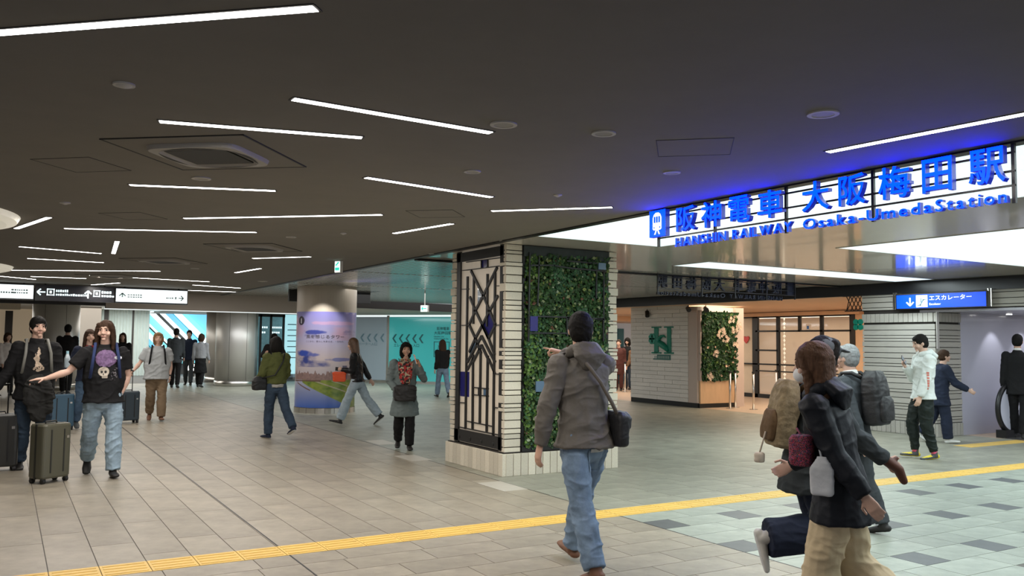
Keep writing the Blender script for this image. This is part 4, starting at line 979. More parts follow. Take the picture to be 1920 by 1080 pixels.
# queue posts
def queue_post(x, y, label, h=.9):
    t = empty('queue_post', (x, y, 0), 0, label, 'post', 'steel queue posts by the shop'); MB().tube([(0, 0, 0), (0, 0, h)], .028, 12).build('pole', m_chrome, t, smooth=True); MB().disc((0, 0, 0), .10, .10, .012, 20).build('foot', m_chrome, t); MB().disc((0, 0, h), .04, .035, .04, 12).build('cap', m_cdark, t)
queue_post(*on_z(1369, 766)[:2], 'steel queue post touching the dark planted niche'); queue_post(*on_z(1379, 764)[:2], 'steel queue post just beside the first, by the pink post')
queue_post(*on_z(1413, 768)[:2], 'steel queue post before the cream wall with the heart sign'); queue_post(*on_z(1456, 759)[:2], 'steel queue post in front of the glass door'); queue_post(*on_z(1172, 735)[:2], 'steel queue post among the waiting people beyond the pillar', .95)
# wall beyond the opening
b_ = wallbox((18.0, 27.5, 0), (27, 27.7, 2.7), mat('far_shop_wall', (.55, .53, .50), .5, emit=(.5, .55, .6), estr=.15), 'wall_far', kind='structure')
wallbox((17.4, 25, 2.42), (26, 27.5, 2.62), m_wood2, 'trim_7', kind='structure')
X_ = on_y(1164, 600, 27.4).x; wallbox((X_-.12, 27.35, 0), (X_+.12, 27.5, 2.2), mat('teal_post', (.06, .20, .24), .5), 'trim_8', kind='structure')

# ------------------------------------------------------------ brick block, escalator alcove
m_bs = mat('grey_slim_brick', (.43, .41, .37), .6, var=.1, bump=.2, objvar=.07)
BX, BY0, BY1, BZ = 14.35, 9.35, 10.85, 2.22
bk = empty('wall_brick', (BX, BY0, 0), kind='structure')
def bfix(o): o.location = -Vector((BX, BY0, 0)); return o
bfix(MB().box((BX+.03, BY0+.03, 0), (15.12, BY1-.01, 2.62)).build('core', m_mortar, bk))
ubk = MB().box((-.5, -.5, -.5), (.5, .5, .5)).mesh('brick', .01); ubk.materials.append(m_bs)
def kbrick(p0, p1):
    o = link('brick', ubk, None, bk); o.location = [(p0[i]+p1[i])/2-(BX, BY0, 0)[i] for i in range(3)]; o.scale = [p1[i]-p0[i] for i in range(3)]
rr = random.Random(4); z = .24; g = .006
while z < BZ-.20:
    h = rr.choice([.05, .055, .1, .105, .11]); h = min(h, BZ-.18-z); pr = rr.choice([0, .006, .012])
    kbrick((BX-pr, BY0-pr, z+g), (BX+.06, BY1, z+h-g)); kbrick((BX+.07, BY0-pr, z+g), (15.12, BY0+.06, z+h-g)); z += h
for (z0, z1) in ((0, .235), (BZ-.17, BZ)):
    n = 15
    for i in range(n): kbrick((BX-.02, BY0+.02+i*(BY1-BY0-.02)/n+.004, z0+.004), (BX+.06, BY0+.02+(i+1)*(BY1-BY0-.02)/n-.004, z1-.004))
    n = 8
    for i in range(n): kbrick((BX+i*(15.12-BX)/n+.004, BY0-.02, z0+.004), (BX+(i+1)*(15.12-BX)/n-.004, BY0+.06, z1-.004))
z = 2.285
while z < 2.60:
    h = rr.choice([.05, .10]); h = min(h, 2.61-z)
    kbrick((BX-.01, 6.0, z+g), (BX+.06, BY1, z+h-g)); z += h
bfix(MB().box((BX+.02, 5.9, 2.27), (BX+.12, BY1, 2.62)).build('core', m_mortar, bk))
bfix(MB().box((BX-.012, BY0-.03, .0), (BX+.04, BY0+.02, BZ)).build('corner_trim', m_chrome, bk)) if False else None
bfix(MB().cbox((BX+.03, BY0-.035, 1.9), (.06, .02, .66)).build('corner_trim', m_steelcol, bk))
m_lav = mat('lavender_wall', (.46, .46, .55), .28, coat=.2)
wallbox((15.12, BY0, 0), (21, BY0+.1, 2.24), m_lav, 'wall_alcove', kind='structure')
wallbox((BX+.02, 3.0, 2.225), (21, BY0+.3, 2.275), mat('alcove_soffit', (.42, .42, .46), .2, .5), 'ceiling', kind='structure')['label'] = 'shiny soffit over the escalator'
wallbox((19.5, 3, 0), (19.7, BY0, 2.24), m_lav, 'wall_alcove_end', kind='structure')
for k, x in enumerate((16.1, 17.1)):
    t = empty('downlight', (x, 9.0, 2.215), 0, ['downlight washing the lavender wall near the brick corner', 'second downlight washing the lavender wall'][k], 'downlight', 'escalator alcove downlights'); MB().disc((0, 0, 0), .05, .045, .01, 16).build('lens', m_strip, t)
    lamp('alcove_spot', (x, 9.02, 2.20), .03, 20, (.95, .97, 1), (math.radians(12), 0, 0), 'SPOT', math.radians(75))
lamp('alcove_light', (17, 7, 2.2), (4, 3), 55, (.92, .95, 1))
# escalator with rounded newel ends
es = empty('escalator', (15.2, 8.5, 0), 0, 'escalator with round black handrail and pale lit balustrade in the alcove', 'escalator')
m_rub = mat('handrail_rubber', (.012, .012, .013), .35); m_bal = mat('balustrade_panel', (.50, .52, .60), .25, coat=.3, emit=(.6, .62, .8), estr=.12)
def balus(y, first):
    n_ = 24; pts = []
    for j in range(n_+1):
        a = PI/2+PI*j/n_; pts.append((.45+.43*math.cos(a), .52+.43*math.sin(a)))
    prof = [(3.6, .95-1.2)]+[(1.0, .95)]+pts+[(1.0, .12), (3.6, .12-1.2)]
    MB().tube([(p[0], y, p[1]) for p in prof[:-2]], .045, 8).build('handrail', m_rub, es, smooth=True)
    P = [(p[0], max(p[1]-0, -.6)) for p in prof]; m_ = len(P)
    MB().add([(p[0], y-.025, p[1]) for p in P]+[(p[0], y+.025, p[1]) for p in P], [tuple(range(m_)), tuple(range(m_, 2*m_))[::-1]]+[(k, (k+1) % m_, m_+(k+1) % m_, m_+k) for k in range(m_)]).build('balustrade', m_bal, es)
    MB().box((.1, y-.09, 0), (1.4, y+.09, .14)).build('skirt', m_black, es)
balus(.25, True); balus(-.95, False)
MB().box((0, -.87, -.02), (1.4, .17, .012)).build('landing_plate', m_chrome, es)
for k in range(5): MB().box((1.4+k*.4, -.87, -.2-k*.2), (1.8+k*.4, .17, -.02-k*.2)).build('step', m_cdark, es)
# escalator sign
bs = empty('hanging_sign', (14.2, 9.2, 2.29), 0, 'blue lit hanging escalator sign with white arrow under the black beam', 'sign')
m_sb = mat('sign_blue', (.0, .06, .6), .4, emit=(.0, .055, .80), estr=1.15)
def sb_(y0, y1, z0, z1, m_, name, d0=0, d1=.1): return MB().box((d0, min(y0, y1)-9.2, z0-2.29), (d1, max(y0, y1)-9.2, z1-2.29)).build(name, m_, bs)
sb_(10.02, 8.30, 2.285, 2.56, m_black, 'housing', .005, .12); sb_(10.0, 8.32, 2.30, 2.545, m_sb, 'face', 0, .006)
for y in (10.03, 8.24): 
    for dy in (0, .05): sb_(y+dy, y+dy+.018, 2.29, 2.6, m_chrome, 'hanger', .03, .06)
b = MB(); yz = lambda y, z: (-.008, y-9.2, z-2.29)
b.bar(yz(9.72, 2.49), yz(9.72, 2.35), .024, .005, (1, 0, 0)).bar(yz(9.72, 2.345), yz(9.79, 2.41), .024, .005, (1, 0, 0)).bar(yz(9.72, 2.345), yz(9.65, 2.41), .024, .005, (1, 0, 0)); b.build('arrow', m_lw, bs)
sb_(9.60, 9.38, 2.315, 2.53, m_lw, 'pictogram_panel', -.008, 0)
b = MB(); b.bar((-.012, 9.57-9.2, .06), (-.012, 9.50-9.2, .06), .02, .005, (1, 0, 0)).bar((-.012, 9.52-9.2, .06), (-.012, 9.45-9.2, .16), .022, .005, (1, 0, 0)).bar((-.012, 9.47-9.2, .16), (-.012, 9.41-9.2, .16), .02, .005, (1, 0, 0)).bar((-.012, 9.50-9.2, .11), (-.012, 9.50-9.2, .19), .022, .005, (1, 0, 0)); b.build('pictogram', m_gink, bs)
o = place_text('エスカレーター', (14.19, 9.34, 2.43), (0, -1, 0), (0, 0, 1), .085, 'sign_lettering', m_lw, bs, W=.78, offset=.012); o.location = -Vector(bs.location)
o = place_text('Escalator', (14.19, 9.34, 2.345), (0, -1, 0), (0, 0, 1), .04, 'sign_lettering', m_lw, bs, W=.22); o.location = -Vector(bs.location)
# iron lattice bracket and clover sign
lt = empty('lattice_bracket', (14.36, 11.0, 2.28), 0, 'black iron lattice bracket under the beam beside the blue sign', 'bracket')
for k in range(5):
    MB().bar((0, -.22+k*.09, .30), (0, -.22+k*.09+.16 if k < 4 else .22, .02), .012, .012, (1, 0, 0)).build('lattice_bar', m_black, lt)
    MB().bar((0, .22-k*.09, .30), (0, .22-k*.09-.16 if k < 4 else -.22, .02), .012, .012, (1, 0, 0)).build('lattice_bar', m_black, lt)
MB().bar((0, -.28, .01), (0, .26, .01), .02, .02).build('foot_bar', m_black, lt); MB().bar((0, -.28, .31), (0, .3, .31), .03, .03).build('top_bar', m_black, lt)
cs = empty('clover_sign', (14.3, 10.92, 2.02), 0, 'small dark green clover shaped sign on the edge of the grey brick wall', 'sign')
for (dy, dz) in ((-.05, .05), (.05, .05), (-.05, -.05), (.05, -.05)): MB().tube([(0, dy, dz), (.02, dy, dz)], .058, 14).build('clover_leaf', m_grn, cs)
# ============================================================ people
def V(*a): return Vector(a)
def cloth(name, c, **k):
    a = dict(rough=.85, var=.12, vscale=6, bump=.35, bscale=22, spec=.2); a.update(k); return mat(name, c, **a)
m_skin = mat('skin', (.55, .33, .235), .5, var=.05, vscale=12, spec=.35); m_skin2 = mat('skin_pale', (.62, .40, .31), .5, var=.05, vscale=12, spec=.35)
m_lip = mat('lips', (.42, .20, .17), .5); m_eyew = mat('eye_white', (.7, .68, .65), .3); m_iris = mat('iris', (.02, .012, .01), .2); m_mask = mat('white_mask', (.75, .76, .76), .7)
m_hblack = mat('hair_black', (.010, .009, .008), .7, spec=.15, bump=.5, bscale=40, stretch=(3, 3, .4)); m_hbrown = mat('hair_brown', (.09, .045, .025), .65, spec=.2, var=.3, vscale=20, bump=.6, bscale=40, stretch=(3, 3, .4))
m_hgrey = mat('hair_grey', (.26, .27, .27), .7, spec=.2, var=.2, vscale=20, bump=.6, bscale=40, stretch=(3, 3, .4)); m_hdbrown = mat('hair_dark_brown', (.045, .024, .014), .68, spec=.18, var=.25, vscale=20, bump=.6, bscale=40, stretch=(3, 3, .4))
m_hblond = mat('hair_sandy', (.25, .14, .07), .65, spec=.2, var=.25, vscale=20, bump=.6, bscale=40, stretch=(3, 3, .4))

def noise3(p, seed=0):
    i = np.floor(p).astype(np.int64); f = p-i; f = f*f*(3-2*f)
    def h(a, b, c):
        n = (a*374761393+b*668265263+c*2147483647+seed*1442695041) & 0x7fffffff; n = ((n ^ (n >> 13))*1274126177) & 0x7fffffff
        return ((n ^ (n >> 16)) & 0xffff)/65535.0
    r = 0
    for dx in (0, 1):
        for dy in (0, 1):
            for dz in (0, 1): r = r+h(i[:, 0]+dx, i[:, 1]+dy, i[:, 2]+dz)*(f[:, 0] if dx else 1-f[:, 0])*(f[:, 1] if dy else 1-f[:, 1])*(f[:, 2] if dz else 1-f[:, 2])
    return r
class SB:
    """solid builder: overlapping rounded lofts that a voxel remesh fuses into one skin"""
    def __init__(s): s.b = MB()
    def loft(s, pts, rad, side=(1, 0, 0), n=14, round_=True):
        pts = [Vector(p) for p in pts]; rad = [(r, r) if not isinstance(r, (tuple, list)) else tuple(r) for r in rad]; side = Vector(side)
        if round_:
            d0 = (pts[0]-pts[1]).normalized(); d1 = (pts[-1]-pts[-2]).normalized(); a = min(rad[0]); c = min(rad[-1])
            pts = [pts[0]+d0*a*.85, pts[0]+d0*a*.5]+pts+[pts[-1]+d1*c*.5, pts[-1]+d1*c*.85]
            rad = [(rad[0][0]*.3, rad[0][1]*.3), (rad[0][0]*.8, rad[0][1]*.8)]+rad+[(rad[-1][0]*.8, rad[-1][1]*.8), (rad[-1][0]*.3, rad[-1][1]*.3)]
        vs = []; m = len(pts)
        for i, p in enumerate(pts):
            d = (pts[min(i+1, m-1)]-pts[max(i-1, 0)]).normalized(); x = side-d*side.dot(d)
            if x.length < 1e-3: x = d.orthogonal()
            x.normalize(); y = d.cross(x)
            for k in range(n):
                t = 2*PI*k/n; vs.append(p+x*math.cos(t)*rad[i][0]+y*math.sin(t)*rad[i][1])
        fs = [(i*n+k, i*n+(k+1) % n, (i+1)*n+(k+1) % n, (i+1)*n+k) for i in range(m-1) for k in range(n)]+[tuple(range(n))[::-1], tuple((m-1)*n+k for k in range(n))]
        s.b.add(vs, fs); return s
    def ell(s, c, r, ax=None, n=14, fn=None):
        ax = ax or (V(1, 0, 0), V(0, 1, 0), V(0, 0, 1)); vs = []; m = n
        for i in range(m+1):
            ph = PI*(i+.0)/m
            ph = min(max(ph, .06), PI-.06)
            for k in range(n+4):
                th = 2*PI*k/(n+4); d = [math.sin(ph)*math.cos(th), math.sin(ph)*math.sin(th), math.cos(ph)]
                if fn: d = fn(d)
                vs.append(Vector(c)+ax[0]*d[0]*r[0]+ax[1]*d[1]*r[1]+ax[2]*d[2]*r[2])
        q = n+4; fs = [(i*q+k, (i+1)*q+k, (i+1)*q+(k+1) % q, i*q+(k+1) % q) for i in range(m) for k in range(q)]+[tuple(range(q)), tuple(m*q+k for k in range(q))[::-1]]
        s.b.add(vs, fs); return s
    def fuse(s, name, voxel, m, parent, smooth=3, wr=0.0, wl=.09, seed=0, fine=False):
        me = s.b.mesh('x'); o = bpy.data.objects.new('x', me)
        r = o.modifiers.new('r', 'REMESH'); r.mode = 'VOXEL'; r.voxel_size = voxel
        if smooth: q = o.modifiers.new('s', 'SMOOTH'); q.factor = .5; q.iterations = smooth
        me2 = evalmesh(o); bpy.data.objects.remove(o); bpy.data.meshes.remove(me)
        if wr > 0: wrinkle(me2, wr, wl, seed)
        me2.materials.clear(); me2.shade_smooth(); return link(name, me2, m, parent)
def wrinkle(me, amp, wl, seed):
    n = len(me.vertices); co = np.empty(n*3, np.float32); me.vertices.foreach_get('co', co); co = co.reshape(-1, 3).astype(float)
    no = np.empty(n*3, np.float32); me.vertex_normals.foreach_get('vector', no); no = no.reshape(-1, 3)
    R = np.random.RandomState(seed+5); d = np.zeros(n); wp = co+.05*np.sin(co[:, [1, 2, 0]]*9+R.uniform(0, 6, 3))+.02*np.sin(co[:, [2, 0, 1]]*31+R.uniform(0, 6, 3))
    w1 = co+.035*np.stack([noise3(co*9+k*7.7, seed+k)-.5 for k in range(3)], 1)*2
    q1 = w1*np.array([.62, .62, 1.15])/wl+R.uniform(0, 30, 3); q1[:, 2] += .8*q1[:, 0]*(1 if seed % 2 else -1)
    a1 = 1-np.abs(2*noise3(q1, seed)-1)*1.0; a2 = 1-np.abs(2*noise3(w1*np.array([1.3, 1.3, 2.1])/wl+9, seed+3)-1)
    env = .35+.9*noise3(co*6+3, seed+9); d = ((a1**2.2-.4)+.45*(a2**2-.4))*env
    co += no*(d*amp*1.7)[:, None]; me.vertices.foreach_set('co', co.astype(np.float32).ravel()); me.update()

def project_decal(target, name, centre, right, up, W, H, colfn, m, parent, nx=40, ny=40, off=.004, mask=None):
    """a printed patch laid on the surface of a garment"""
    me = target.data; bv = BVHTree.FromPolygons([v.co[:] for v in me.vertices], [p.vertices[:] for p in me.polygons])
    right = Vector(right).normalized(); up = Vector(up).normalized(); nrm = right.cross(up).normalized(); vs = []; ok = []
    for j in range(ny+1):
        for i in range(nx+1):
            p = Vector(centre)+right*(i/nx-.5)*W+up*(j/ny-.5)*H+nrm*.3
            h, n_, idx, dist = bv.ray_cast(p, -nrm, .6); ok.append(h is not None); vs.append(h+nrm*off if h is not None else p-nrm*.3)
    U = np.tile(np.linspace(0, 1, nx+1), ny+1); Vv = np.repeat(np.linspace(0, 1, ny+1), nx+1)
    c, mk = colfn(U, Vv); fs = []
    for j in range(ny):
        for i in range(nx):
            q = (j*(nx+1)+i, j*(nx+1)+i+1, (j+1)*(nx+1)+i+1, (j+1)*(nx+1)+i)
            if all(ok[k] for k in q) and np.mean([mk[k] for k in q]) > .45: fs.append(q)
    used = sorted({k for f_ in fs for k in f_}); mp = {k: i for i, k in enumerate(used)}
    if not fs: return None
    m2 = bpy.data.meshes.new(name); m2.from_pydata([tuple(vs[k]) for k in used], [], [tuple(mp[k] for k in f_) for f_ in fs]); m2.update()
    cc = np.concatenate([np.clip(c[used], 0, 1), np.ones((len(used), 1))], 1); a = m2.color_attributes.new('Col', 'FLOAT_COLOR', 'POINT'); a.data.foreach_set('color', cc.astype(np.float32).ravel()); m2.shade_smooth()
    return link(name, m2, m, parent)
m_decal = mat('garment_print', (1, 1, 1), .8, attr=True)

def vec(az, el):
    """direction from azimuth (0 forward, 90 to the body's right) and elevation (-90 straight down), degrees"""
    a, e = math.radians(az), math.radians(el); return V(math.sin(a)*math.cos(e), math.cos(a)*math.cos(e), math.sin(e))

PEOPLE = []
class Person:
    def __init__(s, at, rel, h, label, group=None, lean=6, thigh=(20, -18), knee=(8, 30), foot=(0, -20), arms=None, girth=1.0, head=(0, 0), hipturn=0, spread=.0, cat='person', voxel=None):
        PEOPLE.append(s); s.h = h; s.at = Vector((at[0], at[1], 0)); d = s.at-V(0, 0, 0); d.normalize(); a = math.radians(rel)
        s.fw = V(d.x*math.cos(a)+d.y*math.sin(a), d.y*math.cos(a)-d.x*math.sin(a), 0)
        rz = math.atan2(-s.fw.x, s.fw.y)
        dist = s.at.length; s.vx = voxel or max(.0065, min(.02, dist*.00075)); s.near = dist < 13; s.dist = dist
        s.root = empty('person', s.at, rz, label, cat, group); g = s.g = girth
        H = h; s.J = J = {}
        hipz = .0; L1, L2 = .245*H, .246*H
        for i, sd in enumerate((-1, 1)):
            hp = V(sd*(.052*H), 0, 0); a1 = math.radians(thigh[i]); t = V(sd*spread, math.sin(a1), -math.cos(a1)).normalized(); k = hp+t*L1
            a2 = math.radians(thigh[i]-knee[i]); an = k+V(0, math.sin(a2), -math.cos(a2))*L2; J['hip', i] = hp; J['knee', i] = k; J['ank', i] = an
            fa = math.radians(foot[i]); J['ft', i] = V(sd*.08, math.cos(fa), math.sin(fa)).normalized()
            heel = an+V(0, 0, -.035*H)-J['ft', i]*.03*H
            J['low', i] = min(an.z-.042*H, (an+J['ft', i]*.11*H).z-.032*H, (an-J['ft', i]*.03*H).z-.040*H)
        dz = -min(J['low', 0], J['low', 1])
        for k in list(J):
            if k[0] in ('hip', 'knee', 'ank'): J[k] = J[k]+V(0, 0, dz)
        pz = V(0, 0, dz); l = math.radians(lean); up = V(0, math.sin(l), math.cos(l)); s.up = up; s.fwd = V(0, math.cos(l), -math.sin(l))
        J['pel'] = pz; J['waist'] = pz+up*.10*H; J['chest'] = pz+up*.22*H; J['sh'] = pz+up*.305*H; J['neck'] = pz+up*.33*H+V(0, .004, 0); 
        nk = (up+V(0, .28, .35)).normalized(); J['hb'] = J['neck']+nk*.035*H; 
        ya, pa = math.radians(head[0]), math.radians(head[1])
        s.hf = V(math.sin(ya)*math.cos(pa), math.cos(ya)*math.cos(pa), math.sin(pa)); s.hr = V(math.cos(ya), -math.sin(ya), 0); s.hu = s.hr.cross(s.hf)
        J['head'] = J['hb']+s.hu*.060*H+s.hf*.008*H
        s.arms = arms or [dict(u=(-160, -78), f=(-30, -75)), dict(u=(20, -78), f=(10, -60))]
        for i, sd in enumerate((-1, 1)):
            A = s.arms[i]; S = J['sh']+V(sd*.101*H*(.75+.25*g), 0, -.017*H); u = vec(*A['u']); f = vec(*A['f']); J['S', i] = S; J['E', i] = S+u*.172*H; J['W', i] = J['E', i]+f*.148*H
            J['hd', i] = Vector(A['h']) if 'h' in A else f; J['pn', i] = Vector(A.get('n', (-sd, 0.2, 0)))
    # -- body surface
    def body(s, skin, hands=('relax', 'relax'), shrink=.86, mask=False, feet=True):
        H, J, g = s.h, s.J, s.g; b = SB(); k = shrink
        b.loft([J['pel']-s.up*.03*H, J['pel'], J['waist'], J['chest'], J['sh']], [(.085*H*g*k, .06*H*g*k), (.095*H*g*k, .066*H*g*k), (.078*H*g*k, .058*H*g*k), (.092*H*g*k, .062*H*g*k), (.066*H*k, .040*H*k)])
        b.loft([J['sh']-s.up*.01*H, J['neck'], J['hb']+s.hu*.02*H], [(.06*H*k, .042*H*k), (.034*H, .034*H), (.031*H, .034*H)])
        for i in (0, 1):
            b.loft([J['hip', i]+V(0, 0, .02*H), J['hip', i].lerp(J['knee', i], .45), J['knee', i]], [.050*H*k*g, .043*H*k*g, .031*H*k])
            b.loft([J['knee', i], J['knee', i].lerp(J['ank', i], .3), J['ank', i]], [.030*H*k, .033*H*k, .020*H*k])
            if feet:
                ff = J['ft', i]; fr = ff.cross(V(0, 0, 1)).normalized(); fu = fr.cross(ff); b.loft([J['ank', i]-fu*.016*H, J['ank', i]+ff*.08*H-fu*.028*H], [(.016*H, .013*H), (.020*H, .008*H)], fr)
            b.loft([J['S', i]+(J['neck']-J['S', i])*.35-V(0, 0, .012*H), J['S', i]-V(0, 0, .004*H), J['S', i].lerp(J['E', i], .5), J['E', i]], [.020*H*k, .027*H*k*g, .025*H*g, .020*H])
            b.loft([J['E', i], J['E', i].lerp(J['W', i], .3), J['W', i]], [.020*H, .021*H*g, .0125*H])
            s.hand(b, i, hands[i])
        # head
        c, f, r, u = J['head'], s.hf, s.hr, s.hu
        def shape(d):
            x, y, z = d
            if z < 0:
                x *= 1-.30*(-z)**1.5; y = y*(1-.42*(-z)) if y < 0 else y*(1-.06*(-z))
            if y > 0: y *= .93; x *= 1-.05*y
            return x, y, z
        b.ell(c, (.0445*H, .0575*H, .066*H), (r, f, u), 16, shape)
        P = lambda x, y, z: c+r*x*H+f*y*H+u*z*H
        b.loft([P(0, .051, .012), P(0, .056, -.004), P(0, .061, -.014)], [.0045*H, .0065*H, .0085*H], r)                    # nose
        b.loft([P(-.010, .054, -.016), P(.010, .054, -.016)], [.0045*H]*2); b.loft([P(-.026, .047, .020), P(-.008, .052, .021)], [.0045*H]*2); b.loft([P(.026, .047, .020), P(.008, .052, .021)], [.0045*H]*2)
        b.loft([P(-.012, .049, -.034), P(0, .052, -.034), P(.012, .049, -.034)], [.0045*H, .0062*H, .0045*H]); b.ell(P(0, .045, -.052), (.014*H, .010*H, .010*H), (r, f, u), 8)
        for sd in (-1, 1): b.ell(P(sd*.045, -.002, -.004), (.0055*H, .012*H, .019*H), (r, f, u), 8); b.ell(P(sd*.025, .036, -.018), (.014*H, .012*H, .014*H), (r, f, u), 8)
        vx = s.vx if s.dist > 14 else min(s.vx, .0062)
        o = b.fuse('body', vx, [skin, m_lip], s.root, 2); s.bodyo = o
        if s.dist < 22:
            me = o.data; lc = P(0, .052, -.034)
            for p in me.polygons:
                d = p.center-lc
                if abs(d.dot(r)) < .011*H and abs(d.dot(u)) < .0036*H and d.dot(f) > -.006*H: p.material_index = 1
            for sd in (-1, 1):
                e = MB(); cc = P(sd*.0175, .0445, .008)
                vs = []; 
                e.tube([cc-f*.004*H, cc, cc+f*.0045*H, cc+f*.0065*H], [.0062*H, .0064*H, .0050*H, .0030*H], 12); eo = e.build('eye', [m_eyew, m_iris], s.root, smooth=True)
                for p in eo.data.polygons:
                    if (p.center-cc).dot(f) > .0015*H: p.material_index = 1
                MB().bar(P(sd*.008, .0545, .0215), P(sd*.028, .0485, .0235), .004*H, .004*H).build('eyebrow', s.hairm if hasattr(s, 'hairm') else m_hblack, s.root)
        if mask:
            q = SB(); q.ell(P(0, .030, -.030), (.037*H, .040*H, .030*H), (r, f, u), 12); mo = q.fuse('face_mask', max(s.vx*.8, .006), m_mask, s.root, 2)
        return o
    def hand(s, b, i, mode):
        H, J = s.h, s.J; sd = (-1, 1)[i]; w_, d = J['W', i], J['hd', i].normalized(); n_ = J['pn', i]; n_ = (n_-d*n_.dot(d)).normalized(); x = d.cross(n_)*(1)   # x across the palm
        pal = w_+d*.052*H; b.loft([w_-d*.01*H, w_+d*.02*H, pal], [(.0125*H, .0125*H), (.020*H, .0105*H), (.0235*H, .0085*H)], x)
        if x.dot(V(0, 0, 1)) < 0 and abs(x.z) > .3: x = -x
        th = x if mode != 'relax' or True else x
        # thumb leaves the side of the palm near its base; the side facing forward/up
        side = x if (x.dot(V(0, 1, .3)) > 0) else -x
        curl = {'relax': .55, 'grip': 1.5, 'point': 1.75, 'flat': .15, 'hold': .95}[mode]
        for k in range(4):
            off = side*(.0175-.0117*k)*H; L = (.040, .044, .041, .033)[k]*H; c = curl*(1+.08*k)
            if mode == 'point' and k == 0: c = .08
            p0 = pal+off-d*.004*H; d1 = (d*math.cos(c*.45)+n_*math.sin(c*.45)).normalized(); d2 = (d*math.cos(c*1.15)+n_*math.sin(c*1.15)).normalized(); d3 = (d*math.cos(c*1.6)+n_*math.sin(c*1.6)).normalized()
            p1 = p0+d1*L*.48; p2 = p1+d2*L*.32; p3 = p2+d3*L*.22; r_ = max(.0049*H, s.vx*.75); b.loft([p0-d*.012*H, p0, p1, p2, p3], [r_*1.1, r_*1.1, r_, r_*.92, r_*.8], x, 8)
        t0 = w_+d*.016*H+side*.014*H; t1 = t0+(d*.55+side*.75+n_*.35).normalized()*.024*H; t2 = t1+(d*.85+side*.15+n_*.5).normalized()*.022*H; r_ = max(.0058*H, s.vx*.8); b.loft([t0-side*.01*H, t0, t1, t2], [r_*1.2, r_*1.15, r_, r_*.85], x, 8)
        J['palm', i] = w_+d*.05*H+n_*.016*H
    def top(s, m, name='jacket', hem=-.06, sleeve=1.0, inf=1.10, hemw=1.06, arm=1.25, wr=.007, zip_=None, collar=.0, shoulder=1.0, belly=1.0, seed=1, flare=1.0):
        H, J, g = s.h, s.J, s.g; b = SB(); k = inf; up = s.up
        pts = [J['sh']+up*.002*H, J['sh']-up*.034*H, J['chest'], J['waist'], J['pel']+up*.02*H]; R = [(.060*H*shoulder, .044*H*k), (.104*H*k*shoulder*(.7+.3*g), .058*H*k*g), (.097*H*k*g, .066*H*k*g), (.090*H*k*g*belly, .064*H*k*g*belly), (.096*H*hemw*g, .070*H*hemw*g*belly)]
        if hem < 0:
            n_ = 4 if hem < -.15 else 2
            for q in range(1, n_+1):
                t = q/n_; pts.append(J['pel']+V(0, -.03*H*t if hem < -.15 else 0, hem*H*t)); R.append(((.098+.012*t)*H*hemw*g*(1+(flare-1)*t), (.074+.012*t)*H*hemw*g*(1+(flare-1)*t)))
        b.loft(pts[::-1], R[::-1], round_=False); b.ell(J['sh']-up*.016*H, (.082*H*shoulder, .046*H*k, .030*H), (V(1, 0, 0), s.fwd, up))
        b.loft([J['sh'], J['neck']+up*.006*H], [(.055*H, .046*H), (.040*H, .040*H)], round_=False)
        if collar: b.loft([J['neck']-up*.01*H, J['neck']+(J['hb']-J['neck']).normalized()*collar*H], [(.046*H, .046*H), (.043*H, .045*H)], round_=False)
        for i in (0, 1):
            S, E, W = J['S', i], J['E', i], J['W', i]; b.ell(S-V(0, 0, .004*H), (.031*H*k, .034*H*k, .034*H*k))
            if sleeve >= .6:
                b.loft([S, S.lerp(E, .5), E], [.036*H*arm*.98, .030*H*arm, .027*H*arm]); e = E.lerp(W, min(1, (sleeve-.5)*2)-.0); b.loft([E, E.lerp(e, .5), e], [.027*H*arm, .026*H*arm, .0195*H*arm], round_=False)
            else: b.loft([S, S.lerp(E, sleeve*2)], [.036*H*arm*.98, .033*H*arm], round_=False)
        o = b.fuse(name, s.vx, m, s.root, 3, wr, .10, seed); s.topo = o; return o
    def trousers(s, m, name='trousers', thigh=1.22, knee=1.35, hem=1.6, low=1.0, wr=.006, seed=2):
        H, J, g = s.h, s.J, s.g; b = SB()
        b.loft([J['pel']-V(0, 0, .035*H), J['pel'], J['pel']+s.up*.045*H], [(.088*H*g, .070*H*g), (.090*H*g, .068*H*g), (.072*H*g, .052*H*g)])
        for i in (0, 1):
            hp, k, a = J['hip', i], J['knee', i], J['ank', i]; e = k.lerp(a, low*.98)
            b.loft([hp+V(0, 0, .01*H), hp.lerp(k, .5), k], [(.052*H*g, .058*H*g), .043*H*thigh*(.6+.4*g), .031*H*knee], V(1, 0, 0)); b.loft([k, k.lerp(e, .45), e], [.031*H*knee, .029*H*(knee*.4+hem*.6), .0225*H*hem], round_=False)
            b.ell(k, (.031*H*knee,)*3)
        return b.fuse(name, s.vx, m, s.root, 3, wr, .09, seed)
    def skirt(s, m, length=.26, flare=1.3):
        H, J = s.h, s.J; b = SB(); b.loft([J['pel']-V(0, 0, length*H), J['pel']-V(0, 0, length*.5*H), J['pel'], J['pel']+s.up*.05*H], [(.10*H*flare, .095*H*flare), (.10*H*(1+flare)/2, .085*H*(1+flare)/2), (.096*H, .072*H), (.082*H, .060*H)], round_=False)
        return b.fuse('skirt', s.vx, m, s.root, 2, .012, .12, 3)
